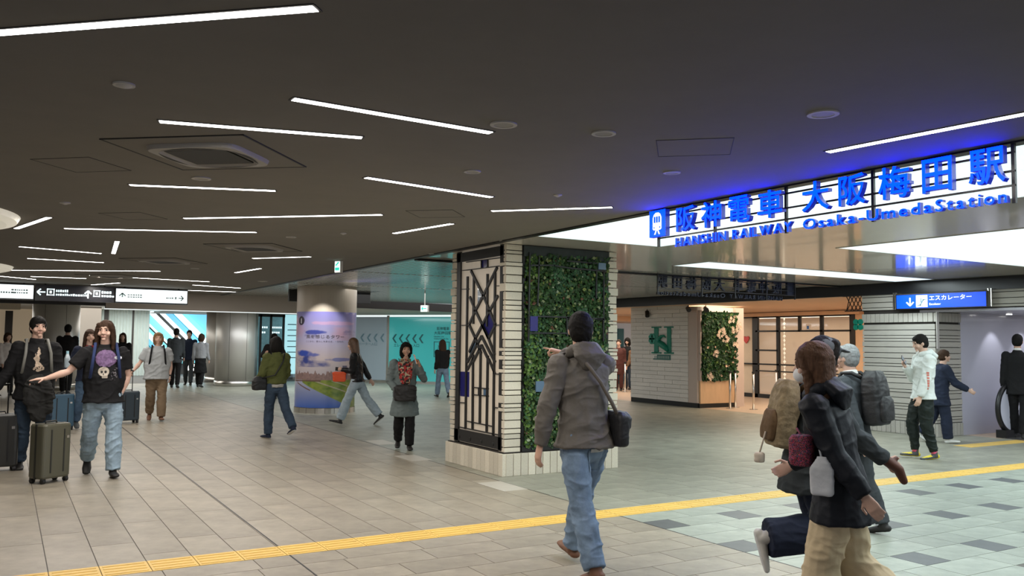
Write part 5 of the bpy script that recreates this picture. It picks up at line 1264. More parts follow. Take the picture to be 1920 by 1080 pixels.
    def shoes(s, m, sole=None, top_=1.0, name='shoe', big=1.0, m3=None):
        H, J = s.h, s.J
        for i in (0, 1):
            b = SB(); a, f = J['ank', i], J['ft', i]; r = f.cross(V(0, 0, 1)).normalized(); u = r.cross(f); P = lambda y, z: a+f*y*H+u*z*H
            b.loft([P(-.026, -.024), P(.02, -.022), P(.07, -.026), P(.112, -.029)], [(.021*H*big, .018*H), (.024*H*big, .020*H), (.029*H*big, .016*H), (.024*H*big, .011*H)], r)
            b.loft([P(-.005, .012*top_), P(-.002, -.02)], [.0235*H, .026*H], r)
            ms = [m, sole or m]+([m3] if m3 else []); o = b.fuse(name, max(.006, s.vx*.8), ms, s.root, 2)
            for p in o.data.polygons:
                dd = (p.center-a); z = dd.dot(u)
                if z < -.0335*H: p.material_index = 1
                elif m3 and ((dd.dot(f) > .03*H and z > -.018*H) or dd.dot(f) < -.02*H): p.material_index = 2
    def hair(s, m, style='short', vol=1.0, seed=0):
        H, J = s.h, s.J; c, f, r, u = J['head'], s.hf, s.hr, s.hu; b = SB(); P = lambda x, y, z: c+r*x*H+f*y*H+u*z*H; s.hairm = m
        b.ell(P(0, -.009, .016), (.0500*H*vol, .0580*H*vol, .0590*H*vol), (r, f, u), 16)
        b.ell(P(0, -.020, -.006), (.0475*H*vol, .0450*H*vol, .050*H*vol), (r, f, u), 14)
        if style == 'short': b.ell(P(0, .018, .042), (.040*H, .034*H, .025*H), (r, f, u), 12)
        if style in ('bob', 'long', 'vlong', 'pony'):
            for sd in (-1, 1): b.loft([P(sd*.034, .028, .045), P(sd*.046, .022, .01), P(sd*.048, .012, -.035)], [(.013*H, .016*H)]*3, f)
        if style != 'short': b.ell(P(0, -.008, -.008), (.0535*H*vol, .040*H, .044*H), (r, f, u), 12)
        if style == 'bob':
            b.loft([P(0, -.02, .02), P(0, -.02, -.03), P(0, -.018, -.062)], [(.052*H*vol, .046*H*vol), (.058*H*vol, .047*H*vol), (.055*H*vol, .040*H*vol)], r); b.ell(P(0, .02, .046), (.044*H, .034*H, .022*H), (r, f, u), 12)
        if style in ('long', 'vlong'):
            L = .135 if style == 'long' else .21; dn = V(0, -.15, -1).normalized(); q = P(0, -.03, -.03)
            b.loft([P(0, -.028, .02), q, q+dn*L*.4*H, q+dn*L*.75*H, q+dn*L*H], [(.05*H*vol, .038*H*vol), (.056*H*vol, .036*H*vol), (.058*H*vol, .032*H*vol), (.052*H*vol, .026*H*vol), (.035*H*vol, .016*H*vol)], r)
            for sd in (-1, 1): b.loft([P(sd*.046, .015, -.02), P(sd*.052, .010, -.07), P(sd*.05, .015, -.12)], [(.016*H, .014*H), (.018*H, .014*H), (.010*H, .010*H)], f)
        if style == 'pony': b.loft([P(0, -.055, .02), P(0, -.08, -.01), P(0, -.075, -.07)], [.018*H, .02*H, .008*H], r)
        o = b.fuse('hair', max(.006, s.vx), m, s.root, 2, .004*(1 if s.near else .6), .03, seed); return o
    def hood(s, m, size=1.0):
        H, J = s.h, s.J; b = SB(); n_ = J['neck']; u, f = s.up, s.fwd
        ring = []
        for k in range(13):
            a = math.radians(-150+300*k/12); ring.append(n_+V(math.sin(a)*.052*H, 0, 0)-f*(math.cos(a)*.046*H+.006*H)+u*(.006*H+.016*H*math.cos(a)))
        b.loft(ring, [(.022*H*size, .019*H*size)]*13, u); b.loft([n_-f*.040*H+u*.02*H, n_-f*.070*H-u*.015*H, n_-f*.068*H-u*.06*H], [(.058*H*size, .024*H*size), (.066*H*size, .030*H*size), (.036*H*size, .012*H*size)], V(1, 0, 0))
        return b.fuse('hood', s.vx, m, s.root, 2, .005, .06, 5)
    def w(s, p): return s.root.matrix_basis @ Vector(p)      # local point -> world
    def wd(s, v): return s.root.matrix_basis.to_3x3() @ Vector(v)
    def strap(s, pts, m, width=.03, name='strap', parent=None):
        b = MB(); pts = [Vector(p) for p in pts]; b.tube(pts, width/2, 8); o = b.build(name, m, parent or s.root, smooth=True); return o
def align(o, x, y, z, loc):
    M_ = Matrix((Vector(x), Vector(y), Vector(z))).transposed().to_4x4(); M_.translation = Vector(loc); o.matrix_basis = M_; return o
def softbox(name, size, m, parent, voxel=.01, pts=None, wr=.004, seed=0, taper=.85, loc=(0, 0, 0)):
    b = SB(); sx, sy, sz = size; L = Vector(loc)
    vs = []; n = 20
    rings = []
    for z, k in ((-.5, .80), (-.46, .93), (-.25, 1), (.15, 1.0), (.38, .95*taper+.05), (.5, .72*taper)):
        for j in range(n):
            a = 2*PI*j/n; c, s_ = math.cos(a), math.sin(a); e = .5; vs.append(L+V(sx/2*k*math.copysign(abs(c)**e, c), sy/2*k*math.copysign(abs(s_)**e, s_), z*sz))
    fs = [(i*n+k, i*n+(k+1) % n, (i+1)*n+(k+1) % n, (i+1)*n+k) for i in range(5) for k in range(n)]+[tuple(range(n))[::-1], tuple(5*n+k for k in range(n))]
    b.b.add(vs, fs); return b.fuse(name, voxel, m, parent, 2, wr, .07, seed)
def backpack(p, m, label, size=(.30, .17, .44), group=None, m2=None, front=False, drop=0, strapm=None, cat='backpack', straps=True):
    """worn on the wearer's back (or chest)"""
    H, J = p.h, p.J; sg_ = 1 if front else -1; g = p.g
    c = J['chest']+p.fwd*sg_*(.070*H*g+size[1]/2)+p.up*(-.02*H-drop)
    t = empty('backpack', (0, 0, 0), 0, label, cat, group); align(t, p.wd((1, 0, 0)), p.wd(p.fwd), p.wd(p.up), p.w(c))
    vx = max(.008, p.vx); softbox('bag_body', size, m, t, vx); softbox('front_pocket', (size[0]*.8, size[1]*.4, size[2]*.45), m2 or m, t, vx, loc=(0, sg_*(size[1]*.5), -size[2]*.2))
    if straps:
        for sd in (-1, 1):
            pts = [c-p.fwd*sg_*size[1]*.4+p.up*size[2]*.36+V(sd*.05, 0, 0)]; S = J['sh']+V(sd*.062*H, 0, .0)
            pts += [S+p.up*.034*H+p.fwd*sg_*.03*H, S+p.up*.036*H-p.fwd*sg_*.025*H, J['chest']+V(sd*.075*H, 0, 0)-p.fwd*sg_*.083*H*g+p.up*.03*H, J['waist']+V(sd*.088*H, 0, 0)-p.fwd*sg_*.06*H*g+p.up*.02*H, J['waist']+V(sd*.09*H*g, 0, 0)+p.fwd*sg_*.05*H]
            inv = t.matrix_basis.inverted(); P = [inv @ p.w(q) for q in pts]; b = MB(); b.tube(P, .017, 8); b.build('strap', strapm or m2 or m, t, smooth=True)
    return t
def suitcase(loc, rz, size, m, label, hand_h=None, group=None, m2=None):
    sx, sy, sz = size; t = empty('suitcase', (loc[0], loc[1], 0), rz, label, 'suitcase', group); z0 = .055
    b = MB(); n = 24; vs = []
    for z, k in ((0, .93), (.02, 1), (sz-.02, 1), (sz, .93)):
        for j in range(n):
            a = 2*PI*(j+.5)/n; c, s_ = math.cos(a), math.sin(a); e = .28; vs.append((sx/2*k*math.copysign(abs(c)**e, c), sy/2*k*math.copysign(abs(s_)**e, s_), z0+z))
    b.add(vs, [(i*n+k, i*n+(k+1) % n, (i+1)*n+(k+1) % n, (i+1)*n+k) for i in range(3) for k in range(n)]+[tuple(range(n))[::-1], tuple(3*n+k for k in range(n))]); b.build('shell', m, t, smooth=False)
    mk = m2 or m_black
    f = MB(); f.box((-sx/2-.004, -.012, z0-.004), (sx/2+.004, .012, z0+sz+.004)); f.build('zip_band', mk, t)
    for x in (-.22, .22):
        for sgn in (-1, 1): MB().box((x*sx-.008, sgn*(sy/2)-.004, z0+.06), (x*sx+.008, sgn*(sy/2)+.004, z0+sz-.06)).build('rib', mk, t)
    MB().box((sx*.30, -sy/2-.006, z0+sz*.72), (sx*.38, -sy/2, z0+sz*.77)).build('badge', m_chrome, t)
    for x in (-1, 1):
        for y in (-1, 1):
            wt = MB(); wt.tube([(x*(sx/2-.04)-.018, y*(sy/2-.035), .027), (x*(sx/2-.04)+.018, y*(sy/2-.035), .027)], .027, 14); wt.build('wheel', m_black, t, smooth=False)
            MB().box((x*(sx/2-.04)-.024, y*(sy/2-.035)-.014, .03), (x*(sx/2-.04)+.024, y*(sy/2-.035)+.014, z0+.012)).build('wheel_fork', mk, t)
    MB().tube([(-.07, 0, z0+sz), (-.065, 0, z0+sz+.025), (.065, 0, z0+sz+.025), (.07, 0, z0+sz)], .009, 8).build('carry_handle', mk, t, smooth=True)
    if hand_h:
        h = MB(); h.tube([(-.10, sy*.32, z0+sz), (-.10, sy*.32, hand_h)], .008, 8); h.tube([(.10, sy*.32, z0+sz), (.10, sy*.32, hand_h)], .008, 8); h.tube([(-.11, sy*.32, hand_h), (.11, sy*.32, hand_h)], .014, 8)
        h.build('telescopic_handle', m_black, t, smooth=True)
    return t
def phone(p, i, label, m=m_black, sc=1.0, z=.0, yaw=0):
    t = empty('phone', (0, 0, 0), 0, label, 'phone'); d = p.wd(p.J['hd', i]).normalized(); n_ = p.wd(p.J['pn', i]); n_ = (n_-d*n_.dot(d)).normalized(); x = d.cross(n_)
    align(t, x, d, n_, p.w(p.J['palm', i])+d*.03+n_*.012); MB().box((-.036, -.06, -.004), (.036, .085, .004)).build('case', m, t, bevel=.003); MB().box((-.032, -.055, .004), (.032, .08, .0052)).build('screen', mat('phone_screen', (.02, .02, .03), .1, emit=(.5, .6, .7), estr=.3), t)
    return t
# ------------------------------------------------------------ the people, near to far
def at(x, y): P = on_z(x, y); return (P.x, P.y)
c_olive = cloth('taupe_jacket', (.125, .112, .096), rough=.6); c_jean = cloth('washed_denim', (.17, .24, .33), var=.3, vscale=9); c_blk = cloth('black_cloth', (.013, .013, .014)); c_jlight = cloth('light_denim', (.30, .40, .48), var=.25, vscale=8)
c_navy = cloth('navy_cloth', (.018, .024, .045)); c_beige = cloth('beige_cotton', (.62, .50, .32), var=.08); c_char = cloth('charcoal_wool', (.055, .062, .068)); c_djean = cloth('dark_denim', (.035, .055, .085), var=.25); c_whitec = cloth('white_sweat', (.66, .70, .68), var=.05)
m_shb = mat('shoe_black', (.015, .014, .013), .5); m_sole = mat('sole_white', (.7, .7, .68), .6); m_shbr = mat('shoe_brown', (.16, .07, .035), .6); m_bagblk = mat('bag_black', (.012, .012, .013), .55, bump=.2)

# 1 the pointing man
p = Person((3.54, 4.96), -30, 1.80, 'man in a taupe hooded jacket seen from behind, pointing at the planted pillar', lean=4, thigh=(-16, 24), knee=(10, 6), foot=(-16, 10), head=(24, 4),
    arms=[dict(u=(-100, -70), f=(-70, -80), n=(1, 0, 0)), dict(u=(10, -16), f=(-42, 36), h=vec(-54, 16), n=(0, 0, -1))])
p.hair(m_hblack, 'short', 1.0, 1); p.body(m_skin, ('relax', 'point')); p.top(c_olive, 'hooded_jacket', hem=-.03, collar=.028, inf=1.13, arm=1.32, wr=.011, hemw=1.16, seed=4, shoulder=1.08)
p.hood(c_olive, 1.05); tro = p.trousers(c_jean, 'jeans', 1.25, 1.4, 1.75, wr=.010, seed=8); p.shoes(m_shbr, m_sole)
c_ol2 = mat('epaulette_taupe', (.07, .06, .05), .7)
for k in (0, 1): p.strap([p.J['sh']+V(-.075*1.8, .045-.03*k, .045), p.J['sh']+V(-.10*1.8, .02-.03*k, .035), p.J['sh']+V(-.118*1.8, -.0-.03*k, .012)], c_ol2, .02, 'shoulder_tab')
JN = tro
def flatc(c): return lambda U, Vv: (np.tile([c], (len(U), 1)), np.ones(len(U), bool))
project_decal(JN, 'back_pocket', p.J['pel']+V(.03, -.12, -.145), V(1, 0, 0), V(0, 0, 1), .13, .14, flatc([.20, .28, .37]), m_decal, p.root, 14, 14, .006)
project_decal(JN, 'paper_slip', p.J['pel']+V(.035, -.12, -.072), V(1, 0, .05), V(0, 0, 1), .11, .025, flatc([.6, .6, .55]), m_decal, p.root, 10, 3, .010)
J = p.J
t = empty('shoulder_bag', (0, 0, 0), 0, 'black shoulder bag at the hip of the pointing man', 'bag'); align(t, p.wd((0, -1, 0)), p.wd((1, 0, 0)), (0, 0, 1), p.w(J['pel']+V(.215, -.07, .07)))
softbox('bag_body', (.26, .10, .24), m_bagblk, t, .008, taper=1.0); softbox('flap', (.24, .05, .12), mat('bag_flap', (.03, .03, .032), .5), t, .008, loc=(0, .04, .06))
inv = t.matrix_basis.inverted(); P = [inv @ p.w(q) for q in (J['pel']+V(.2, -.14, .14), J['waist']+V(.14, -.155, .07), J['chest']+V(.05, -.165, .0), J['chest']+V(-.03, -.155, .1), J['sh']+V(-.09, -.09, .05), J['sh']+V(-.10, .0, .06), J['chest']+V(-.04, .14, .06))]
MB().tube(P, .014, 8).build('strap', mat('strap_tan', (.13, .11, .085), .7), t, smooth=True)

# 2 woman in black jacket, close to the camera
def place(x, y, d):   # floor point under picture column x at depth d
    r_ = ray(x, y); P = CAM+r_*d; return (P.x, P.y)
p = Person(place(1578, 900, 4.55), -74, 1.585, 'woman with long brown hair and white mask in black hooded jacket and beige trousers', lean=11, thigh=(12, -4), knee=(6, 48), foot=(6, -55), head=(-8, -6),
    arms=[dict(u=(-170, -66), f=(-178, -52), n=(1, 0, 0)), dict(u=(50, -70), f=(10, -30), n=(-1, 0, 0))])
p.hair(m_hbrown, 'long', 1.14, 2); p.body(m_skin2, ('relax', 'hold'), mask=True); p.top(c_blk if False else cloth('black_shell', (.010, .012, .017), rough=.55), 'hooded_jacket', hem=-.10, inf=1.18, arm=1.42, wr=.0055, hemw=1.2, seed=6, shoulder=1.02); p.hood(MATS['black_shell'], 1.15)
p.trousers(c_beige, 'trousers', 1.4, 1.9, 2.5, wr=.010, seed=9); p.shoes(mat('shoe_beige', (.45, .36, .25), .6), m_sole)
wom = p
def hang_bag(name, label, loc, size, m, strap_to=None, cat='bag', taper=.8, wr=.006, x=(1, 0, 0), voxel=.008, rz=0, top_=None, group=None):
    t = empty(name, loc, rz, label, cat, group); softbox('bag_body', size, m, t, voxel, taper=taper, wr=wr)
    if strap_to is not None:
        q = Vector(strap_to)-Vector(loc); R_ = Matrix.Rotation(-rz, 3, 'Z'); q = R_ @ q
        MB().tube([(0, 0, size[2]*.42), q*.5+V(0, 0, size[2]*.2), q], .006, 6).build('strap', top_ or m, t, smooth=True)
    return t
J = p.J
m_flor = mat('floral_fabric', (.25, .05, .07), .8, attr=False, var=.0)
nt = m_flor.node_tree; vo = nt.nodes.new('ShaderNodeTexVoronoi'); vo.inputs['Scale'].default_value = 42; rp = nt.nodes.new('ShaderNodeValToRGB'); sp = nt.nodes.new('ShaderNodeSeparateColor')
nt.links.new(vo.outputs['Color'], sp.inputs[0]); nt.links.new(sp.outputs[0], rp.inputs[0]); nt.links.new(rp.outputs[0], nt.nodes['Principled BSDF'].inputs['Base Color'])
el = rp.color_ramp.elements; el[0].color = (.03, .012, .02, 1); el[1].color = (.55, .45, .35, 1)
for pos, c in ((.3, (.30, .02, .05, 1)), (.5, (.06, .05, .12, 1)), (.68, (.5, .06, .12, 1)), (.82, (.18, .06, .05, 1))): e_ = el.new(pos); e_.color = c
rp.color_ramp.interpolation = 'CONSTANT'
hang_bag('pouch', 'round floral pouch hanging at the side of the woman in the black jacket', p.w(J['pel']+V(-.16, .15, .215)), (.17, .12, .155), m_flor, p.w(J['chest']+V(-.12, .13, -.02)), taper=1, rz=.4)
hang_bag('drawstring_bag', 'small white drawstring pouch hanging on the black jacket', p.w(J['pel']+V(-.235, .03, .10)), (.12, .03, .20), cloth('white_nylon', (.55, .57, .60), rough=.5), p.w(J['waist']+V(-.17, .05, .16)), taper=.55, rz=p.root.rotation_euler[2]+PI/2)
o = MB().tube([J['W', 0]+V(0, 0.015, .012), J['W', 0]-V(0, 0.0, -.035)], [.03, .034], 14).build('pink_cuff', mat('pink_knit', (.6, .02, .12), .8), p.root, smooth=True)

# 3 walker going the other way, cap and beige backpack
p = Person(place(1508, 900, 5.35), 70, 1.66, 'walker in grey cap and dark coat hurrying the opposite way behind the masked woman', lean=10, thigh=(22, 20), knee=(8, 104), foot=(8, -76), head=(0, -4),
    arms=[dict(u=(-60, -86), f=(0, -80)), dict(u=(5, -62), f=(4, -36), n=(-1, 0, 0))])
p.hair(m_hblack, 'bob', 1.0, 3); p.body(m_skin, ('relax', 'grip')); p.top(cloth('dark_grey_coat', (.04, .047, .05)), 'coat', hem=-.09, inf=1.16, arm=1.4, wr=.009, hemw=1.12, seed=7)
p.trousers(c_navy, 'flared_trousers', 1.35, 1.7, 3.0, wr=.008, seed=3); p.shoes(mat('shoe_offwhite', (.6, .58, .53), .6), m_sole)
b = SB(); c = p.J['head']; b.ell(c+p.hu*.022*1.66-p.hf*.004, (.054*1.66, .062*1.66, .050*1.66), (p.hr, p.hf, p.hu)); b.loft([c+p.hf*.05*1.66+p.hu*.028*1.66, c+p.hf*.088*1.66+p.hu*.020*1.66], [(.036*1.66, .006*1.66), (.026*1.66, .005*1.66)], p.hr)
b.fuse('cap', .008, cloth('grey_cap', (.10, .11, .115)), p.root, 2)
b = SB(); J = p.J; w_, d = J['W', 1], J['hd', 1].normalized(); b.loft([w_-d*.03, w_+d*.05, w_+d*.10, w_+d*.14-V(0, 0, .05)], [(.034, .034), (.045, .032), (.045, .03), (.03, .022)], V(1, 0, 0)); b.loft([w_+d*.04, w_+d*.09+V(0, 0, .06)], [.02, .014]); b.fuse('brown_glove', .007, mat('glove_brown', (.10, .035, .02), .6), p.root, 2)
bp_ = backpack(p, cloth('tan_fur', (.27, .21, .125), var=.35, vscale=18, bump=1.0), 'beige and brown soft backpack on the walker in the grey cap', (.28, .14, .42), m2=cloth('brown_suede', (.13, .08, .04), var=.3), drop=.03)
t = hang_bag('charm', 'small white furry charm dangling under the beige backpack', tuple(p.w(J['chest']+V(0.05, -.36, -.30))), (.055, .05, .06), mat('fur_cream', (.6, .52, .42), .9), p.w(J['chest']+V(.05, -.32, -.14)), cat='bag charm', taper=1, voxel=.007)
# 4 grey haired man
p = Person(place(1606, 900, 7.4), -68, 1.575, 'grey haired man in a charcoal suit with a black backpack, walking away', lean=4, thigh=(12, -8), knee=(8, 12), foot=(4, -12), head=(0, 0), arms=[dict(u=(-160, -70), f=(-172, -70)), dict(u=(10, -75), f=(5, -55))])
p.hair(m_hgrey, 'short', 1.03, 5); p.body(m_skin2); p.top(c_char, 'suit_jacket', hem=-.07, inf=1.1, arm=1.25, wr=.005, seed=3); b = SB(); b.loft([p.J['neck']-p.up*.012, p.J['neck']+V(0, .008, .038)], [(.068, .07), (.060, .062)], round_=False); b.fuse('shirt_collar', .007, m_white, p.root, 1)
p.trousers(c_char, 'suit_trousers', 1.2, 1.3, 1.7); p.shoes(m_shb); backpack(p, m_bagblk, 'black backpack on the grey haired man', (.31, .17, .46))
# 5 white hoodie
p = Person(at(1733, 860), -112, 1.74, 'young man in a white hooded sweatshirt and bright yellow trainers looking at a phone', lean=-3, thigh=(0, 17), knee=(14, 22), foot=(-8, 2), head=(0, -16), arms=[dict(u=(-35, -74), f=(-10, -68), n=(1, 0, 0)), dict(u=(25, -74), f=(-35, 42), n=(-.4, -.8, 0))])
m_shg = mat('shoe_grey_dark', (.06, .065, .07), .6); m_shy = mat('shoe_yellow', (.70, .56, .03), .5)
p.hair(m_hblack, 'short', 1.02, 6); p.body(m_skin2, ('relax', 'hold')); p.top(c_whitec, 'hooded_sweatshirt', hem=-.04, inf=1.18, arm=1.45, wr=.010, hemw=1.14, seed=2); p.hood(c_whitec, 1.15); p.trousers(cloth('black_nylon', (.014, .02, .018), rough=.5), 'track_trousers', 1.35, 1.6, 1.3, low=.95, wr=.012); p.shoes(m_shg, m_shy, m3=m_shy)
for i in (0, 1): MB().tube([p.J['ank', i]+V(0, 0, .0), p.J['ank', i]+V(0, 0, .05)], .041, 12).build('pink_sock', mat('sock_pink', (.8, .12, .22), .7), p.root, smooth=True)
def stripes(U, Vv): c = np.tile(np.array([[.55, .16, .12]]), (len(U), 1)); return c, ((Vv*7) % 1 > .45)
project_decal(p.topo, 'sleeve_print', p.J['E', 0]+V(0, 0, -.02), V(0, -1, 0), V(0, 0, 1), .035, .26, stripes, m_decal, p.root, 6, 40)
phone(p, 1, 'dark phone held up by the young man in white')
# 6 navy person
p = Person(at(1764, 830), 72, 1.52, 'person in loose navy clothes with white trainers walking behind the young man in white', lean=6, thigh=(-14, 10), knee=(22, 6), foot=(-34, 4), arms=[dict(u=(-170, -62), f=(-170, -60)), dict(u=(20, -60), f=(10, -30))], girth=1.05)
p.hair(m_hdbrown, 'short', 1.04, 7); p.body(m_skin2); p.top(c_navy, 'loose_jacket', hem=-.12, inf=1.2, arm=1.45, wr=.009, hemw=1.15, seed=3); p.trousers(c_navy, 'trousers', 1.4, 1.8, 2.2); p.shoes(m_sole, m_sole)
# 7 black suit man
p = Person(at(1912, 822), 12, 1.80, 'man in a black suit seen from behind at the escalator', lean=0, thigh=(8, -4), knee=(4, 6), foot=(0, 0), arms=[dict(u=(-110, -82), f=(-40, -82)), dict(u=(110, -80), f=(40, -80))])
p.hair(m_hblack, 'short', 1.0, 8); p.body(m_skin); p.top(c_blk, 'suit_jacket', hem=-.10, inf=1.12, arm=1.25, wr=.004, seed=1, shoulder=1.05); p.trousers(c_blk, 'suit_trousers', 1.2, 1.35, 1.7); p.shoes(m_shb)
b = SB(); b.loft([p.J['neck']-p.up*.0, p.J['neck']+V(0, .004, .05)], [(.066, .066), (.060, .062)], round_=False); b.fuse('shirt_collar', .008, m_white, p.root, 1)

# 8 man in printed T-shirt
p = Person(at(188, 893), 176, 1.765, 'man in black T-shirt with purple flower and skull print reaching a hand sideways', lean=0, thigh=(8, -12), knee=(3, 26), foot=(4, -34), head=(20, -4), girth=1.14, spread=.07,
    arms=[dict(u=(-105, -76), f=(60, -66), n=(1, 0, 0)), dict(u=(80, -50), f=(68, -16), h=vec(75, -4), n=(0, 0, -1))])
p.hair(m_hdbrown, 'long', 1.0, 9); p.body(m_skin2, ('relax', 'flat')); p.top(c_blk, 't_shirt', hem=-.045, sleeve=.36, inf=1.12, arm=1.35, wr=.008, hemw=1.06, belly=1.12, seed=5, collar=0); p.trousers(c_jlight, 'jeans', 1.28, 1.5, 1.85, wr=.011, seed=5); p.shoes(m_shb, m_shb)
def skull(U, Vv):
    n = len(U); c = np.zeros((n, 3)); mk = np.zeros(n, bool); rr_ = fbm(U*9, Vv*9, 4, 3)
    fl = ((U-.5)/.46)**2+((Vv-.70)/.27)**2 < .75+.5*rr_; c[fl] = np.array(s2l(118, 92, 130))[None]*(.4+1.0*fbm(U*22, Vv*22, 3, 7)[fl][:, None]); mk |= fl
    sk = (((U-.42)/.24)**2+((Vv-.28)/.15)**2 < 1) | ((abs(U-.46) < .12) & (abs(Vv-.14) < .07)); c[sk] = s2l(190, 180, 165); mk |= sk
    for (a, b_) in ((.34, .27), (.50, .27)): e = ((U-a)/.06)**2+((Vv-b_)/.045)**2 < 1; c[e] = (.01, .01, .01)
    e = (abs(U-.42) < .02) & (abs(Vv-.2) < .03); c[e] = .01
    dots = (U > .72) & (Vv < .4) & (vnoise(U*30, Vv*30, 5) > .6); c[dots] = s2l(110, 105, 110); mk |= dots
    return c, mk
J = p.J; project_decal(p.topo, 'shirt_print', J['chest']+p.fwd*.1-p.up*.03, V(-1, 0, 0), p.up, .25, .36, skull, m_decal, p.root, 50, 64)
def lab(U, Vv): return np.tile([[.8, .82, .85]], (len(U), 1)), ((U-.5)/.5)**2+((Vv-.5)/.5)**2 < 1
project_decal(p.topo, 'name_badge', J['chest']+V(-.13, .1, .05), V(-1, 0, 0), p.up, .08, .04, lab, m_decal, p.root, 12, 8, .007)
backpack(p, c_navy, 'dark blue backpack on the man in the printed black T-shirt', (.28, .12, .40), strapm=cloth('strap_navy', (.03, .045, .12)))
# 9 man in black jacket
p = Person(at(58, 880), 172, 1.80, 'man in a black jacket, pale figure on the shirt, grey coat over his arm', lean=0, thigh=(4, -6), knee=(2, 10), foot=(2, -8), head=(-8, -3), girth=1.12, spread=.04,
    arms=[dict(u=(-60, -78), f=(60, -18), h=vec(75, -10), n=(0, 0, -1)), dict(u=(105, -70), f=(70, -56), n=(-1, 0, 0))])
p.hair(m_hblack, 'short', 1.03, 11); p.body(m_skin2, ('hold', 'grip')); p.top(c_blk, 'jacket', hem=-.06, inf=1.15, arm=1.35, wr=.009, hemw=1.08, belly=1.1, seed=8, collar=.02); p.trousers(c_djean, 'jeans', 1.28, 1.5, 1.8, wr=.010, seed=4); p.shoes(m_shb, m_shb)
def figure(U, Vv):
    n = len(U); c = np.tile(np.array([s2l(190, 170, 150)]), (n, 1))*(.55+.9*fbm(U*12, Vv*14, 4, 6))[:, None]; ww = np.interp(Vv, [0, .1, .25, .4, .55, .62, .72, .8, .9, 1], [.0, .9, .5, .25, .45, .22, .4, .18, .14, .0])
    return c, (np.abs(U-.5-.08*np.sin(Vv*9)) < ww*.5*(.7+.6*fbm(U*7, Vv*9, 3, 2))) & (vnoise(U*16, Vv*20, 3) > .22)
J = p.J; project_decal(p.topo, 'shirt_print', J['chest']+p.fwd*.1-p.up*.02, V(-1, 0, 0), p.up, .15, .30, figure, m_decal, p.root, 36, 60)
backpack(p, c_char, 'dark backpack with grey straps on the man in the black jacket', (.28, .14, .42), strapm=mat('strap_grey', (.20, .20, .18), .7))
t = empty('folded_coat', p.w(J['W', 0]+V(.02, .03, -.19)), p.root.rotation_euler[2], 'dark grey coat draped over the forearm of the man in the black jacket', 'coat')
b = SB(); b.loft([(-.03, 0, .19), (.0, .0, .08), (.0, 0, -.08), (-.02, 0, -.28)], [(.12, .055), (.15, .065), (.14, .055), (.07, .035)]); b.loft([(-.1, .02, .1), (-.13, .02, -.1), (-.12, .02, -.2)], [.05, .05, .03]); b.fuse('cloth', .009, cloth('grey_coat_cloth', (.030, .030, .029)), t, 2, .018, .08, 4)
P_ = on_z(92, 906); suitcase((P_.x, P_.y+.1), .62, (.36, .24, .59), mat('olive_shell', (.085, .082, .055), .35, coat=.2), 'olive green hard shell suitcase in front of the man in the black jacket', None, 'rolling suitcases', mat('olive_trim', (.02, .02, .016), .5))
P_ = on_z(2, 882); suitcase((P_.x-.05, P_.y), .1, (.42, .27, .62), mat('dark_shell', (.022, .022, .020), .35, coat=.2), 'near black hard shell suitcase at the far edge, held by its tall handle', 1.02, 'rolling suitcases')
# 10 woman behind them
p = Person(at(160, 806), 168, 1.70, 'long haired woman in dark jacket with red collar behind the man in printed T-shirt', lean=2, thigh=(6, -14), knee=(4, 18), foot=(0, -22), arms=[dict(u=(-90, -76), f=(10, -70)), dict(u=(90, -66), f=(60, -40))])
p.hair(m_hdbrown, 'vlong', 1.05, 12); p.body(m_skin2); p.top(c_navy, 'jacket', hem=-.03, inf=1.15, arm=1.3, seed=4); p.trousers(cloth('mid_denim', (.09, .15, .24), var=.25), 'jeans', 1.25, 1.4, 1.8); p.shoes(mat('shoe_greymid', (.10, .11, .11), .6), m_shb)
b = SB(); b.loft([p.J['neck']+V(-.09, .06, -.06), p.J['neck']+V(-.05, .055, -.01), p.J['neck']+V(.05, .055, -.01), p.J['neck']+V(.09, .06, -.06)], [.022]*4); b.fuse('red_collar', .01, cloth('red_knit', (.30, .03, .03)), p.root, 2)
P_ = on_z(112, 806); suitcase((P_.x, P_.y), .15, (.40, .26, .56), mat('blue_shell', (.05, .12, .19), .35, coat=.2), 'steel blue hard shell suitcase pulled along behind the olive suitcase', 1.0, 'rolling suitcases')
P_ = on_z(238, 793); suitcase((P_.x, P_.y), .2, (.38, .26, .54), mat('slate_shell', (.03, .045, .06), .4), 'dark slate suitcase rolling beside the person in the grey T-shirt', .98, 'rolling suitcases')
t = hang_bag('water_bottle', 'clear plastic water bottle with blue cap in the side pocket of a backpack', tuple(on_y(126, 676, 12.15)), (.07, .07, .18), mat('bottle_plastic', (.55, .65, .70), .15, trans=.3), None, cat='bottle', taper=.6, wr=0)
MB().tube([(0, 0, .085), (0, 0, .12)], .017, 10).build('cap', mat('cap_blue', (.4, .7, .8), .4), t)
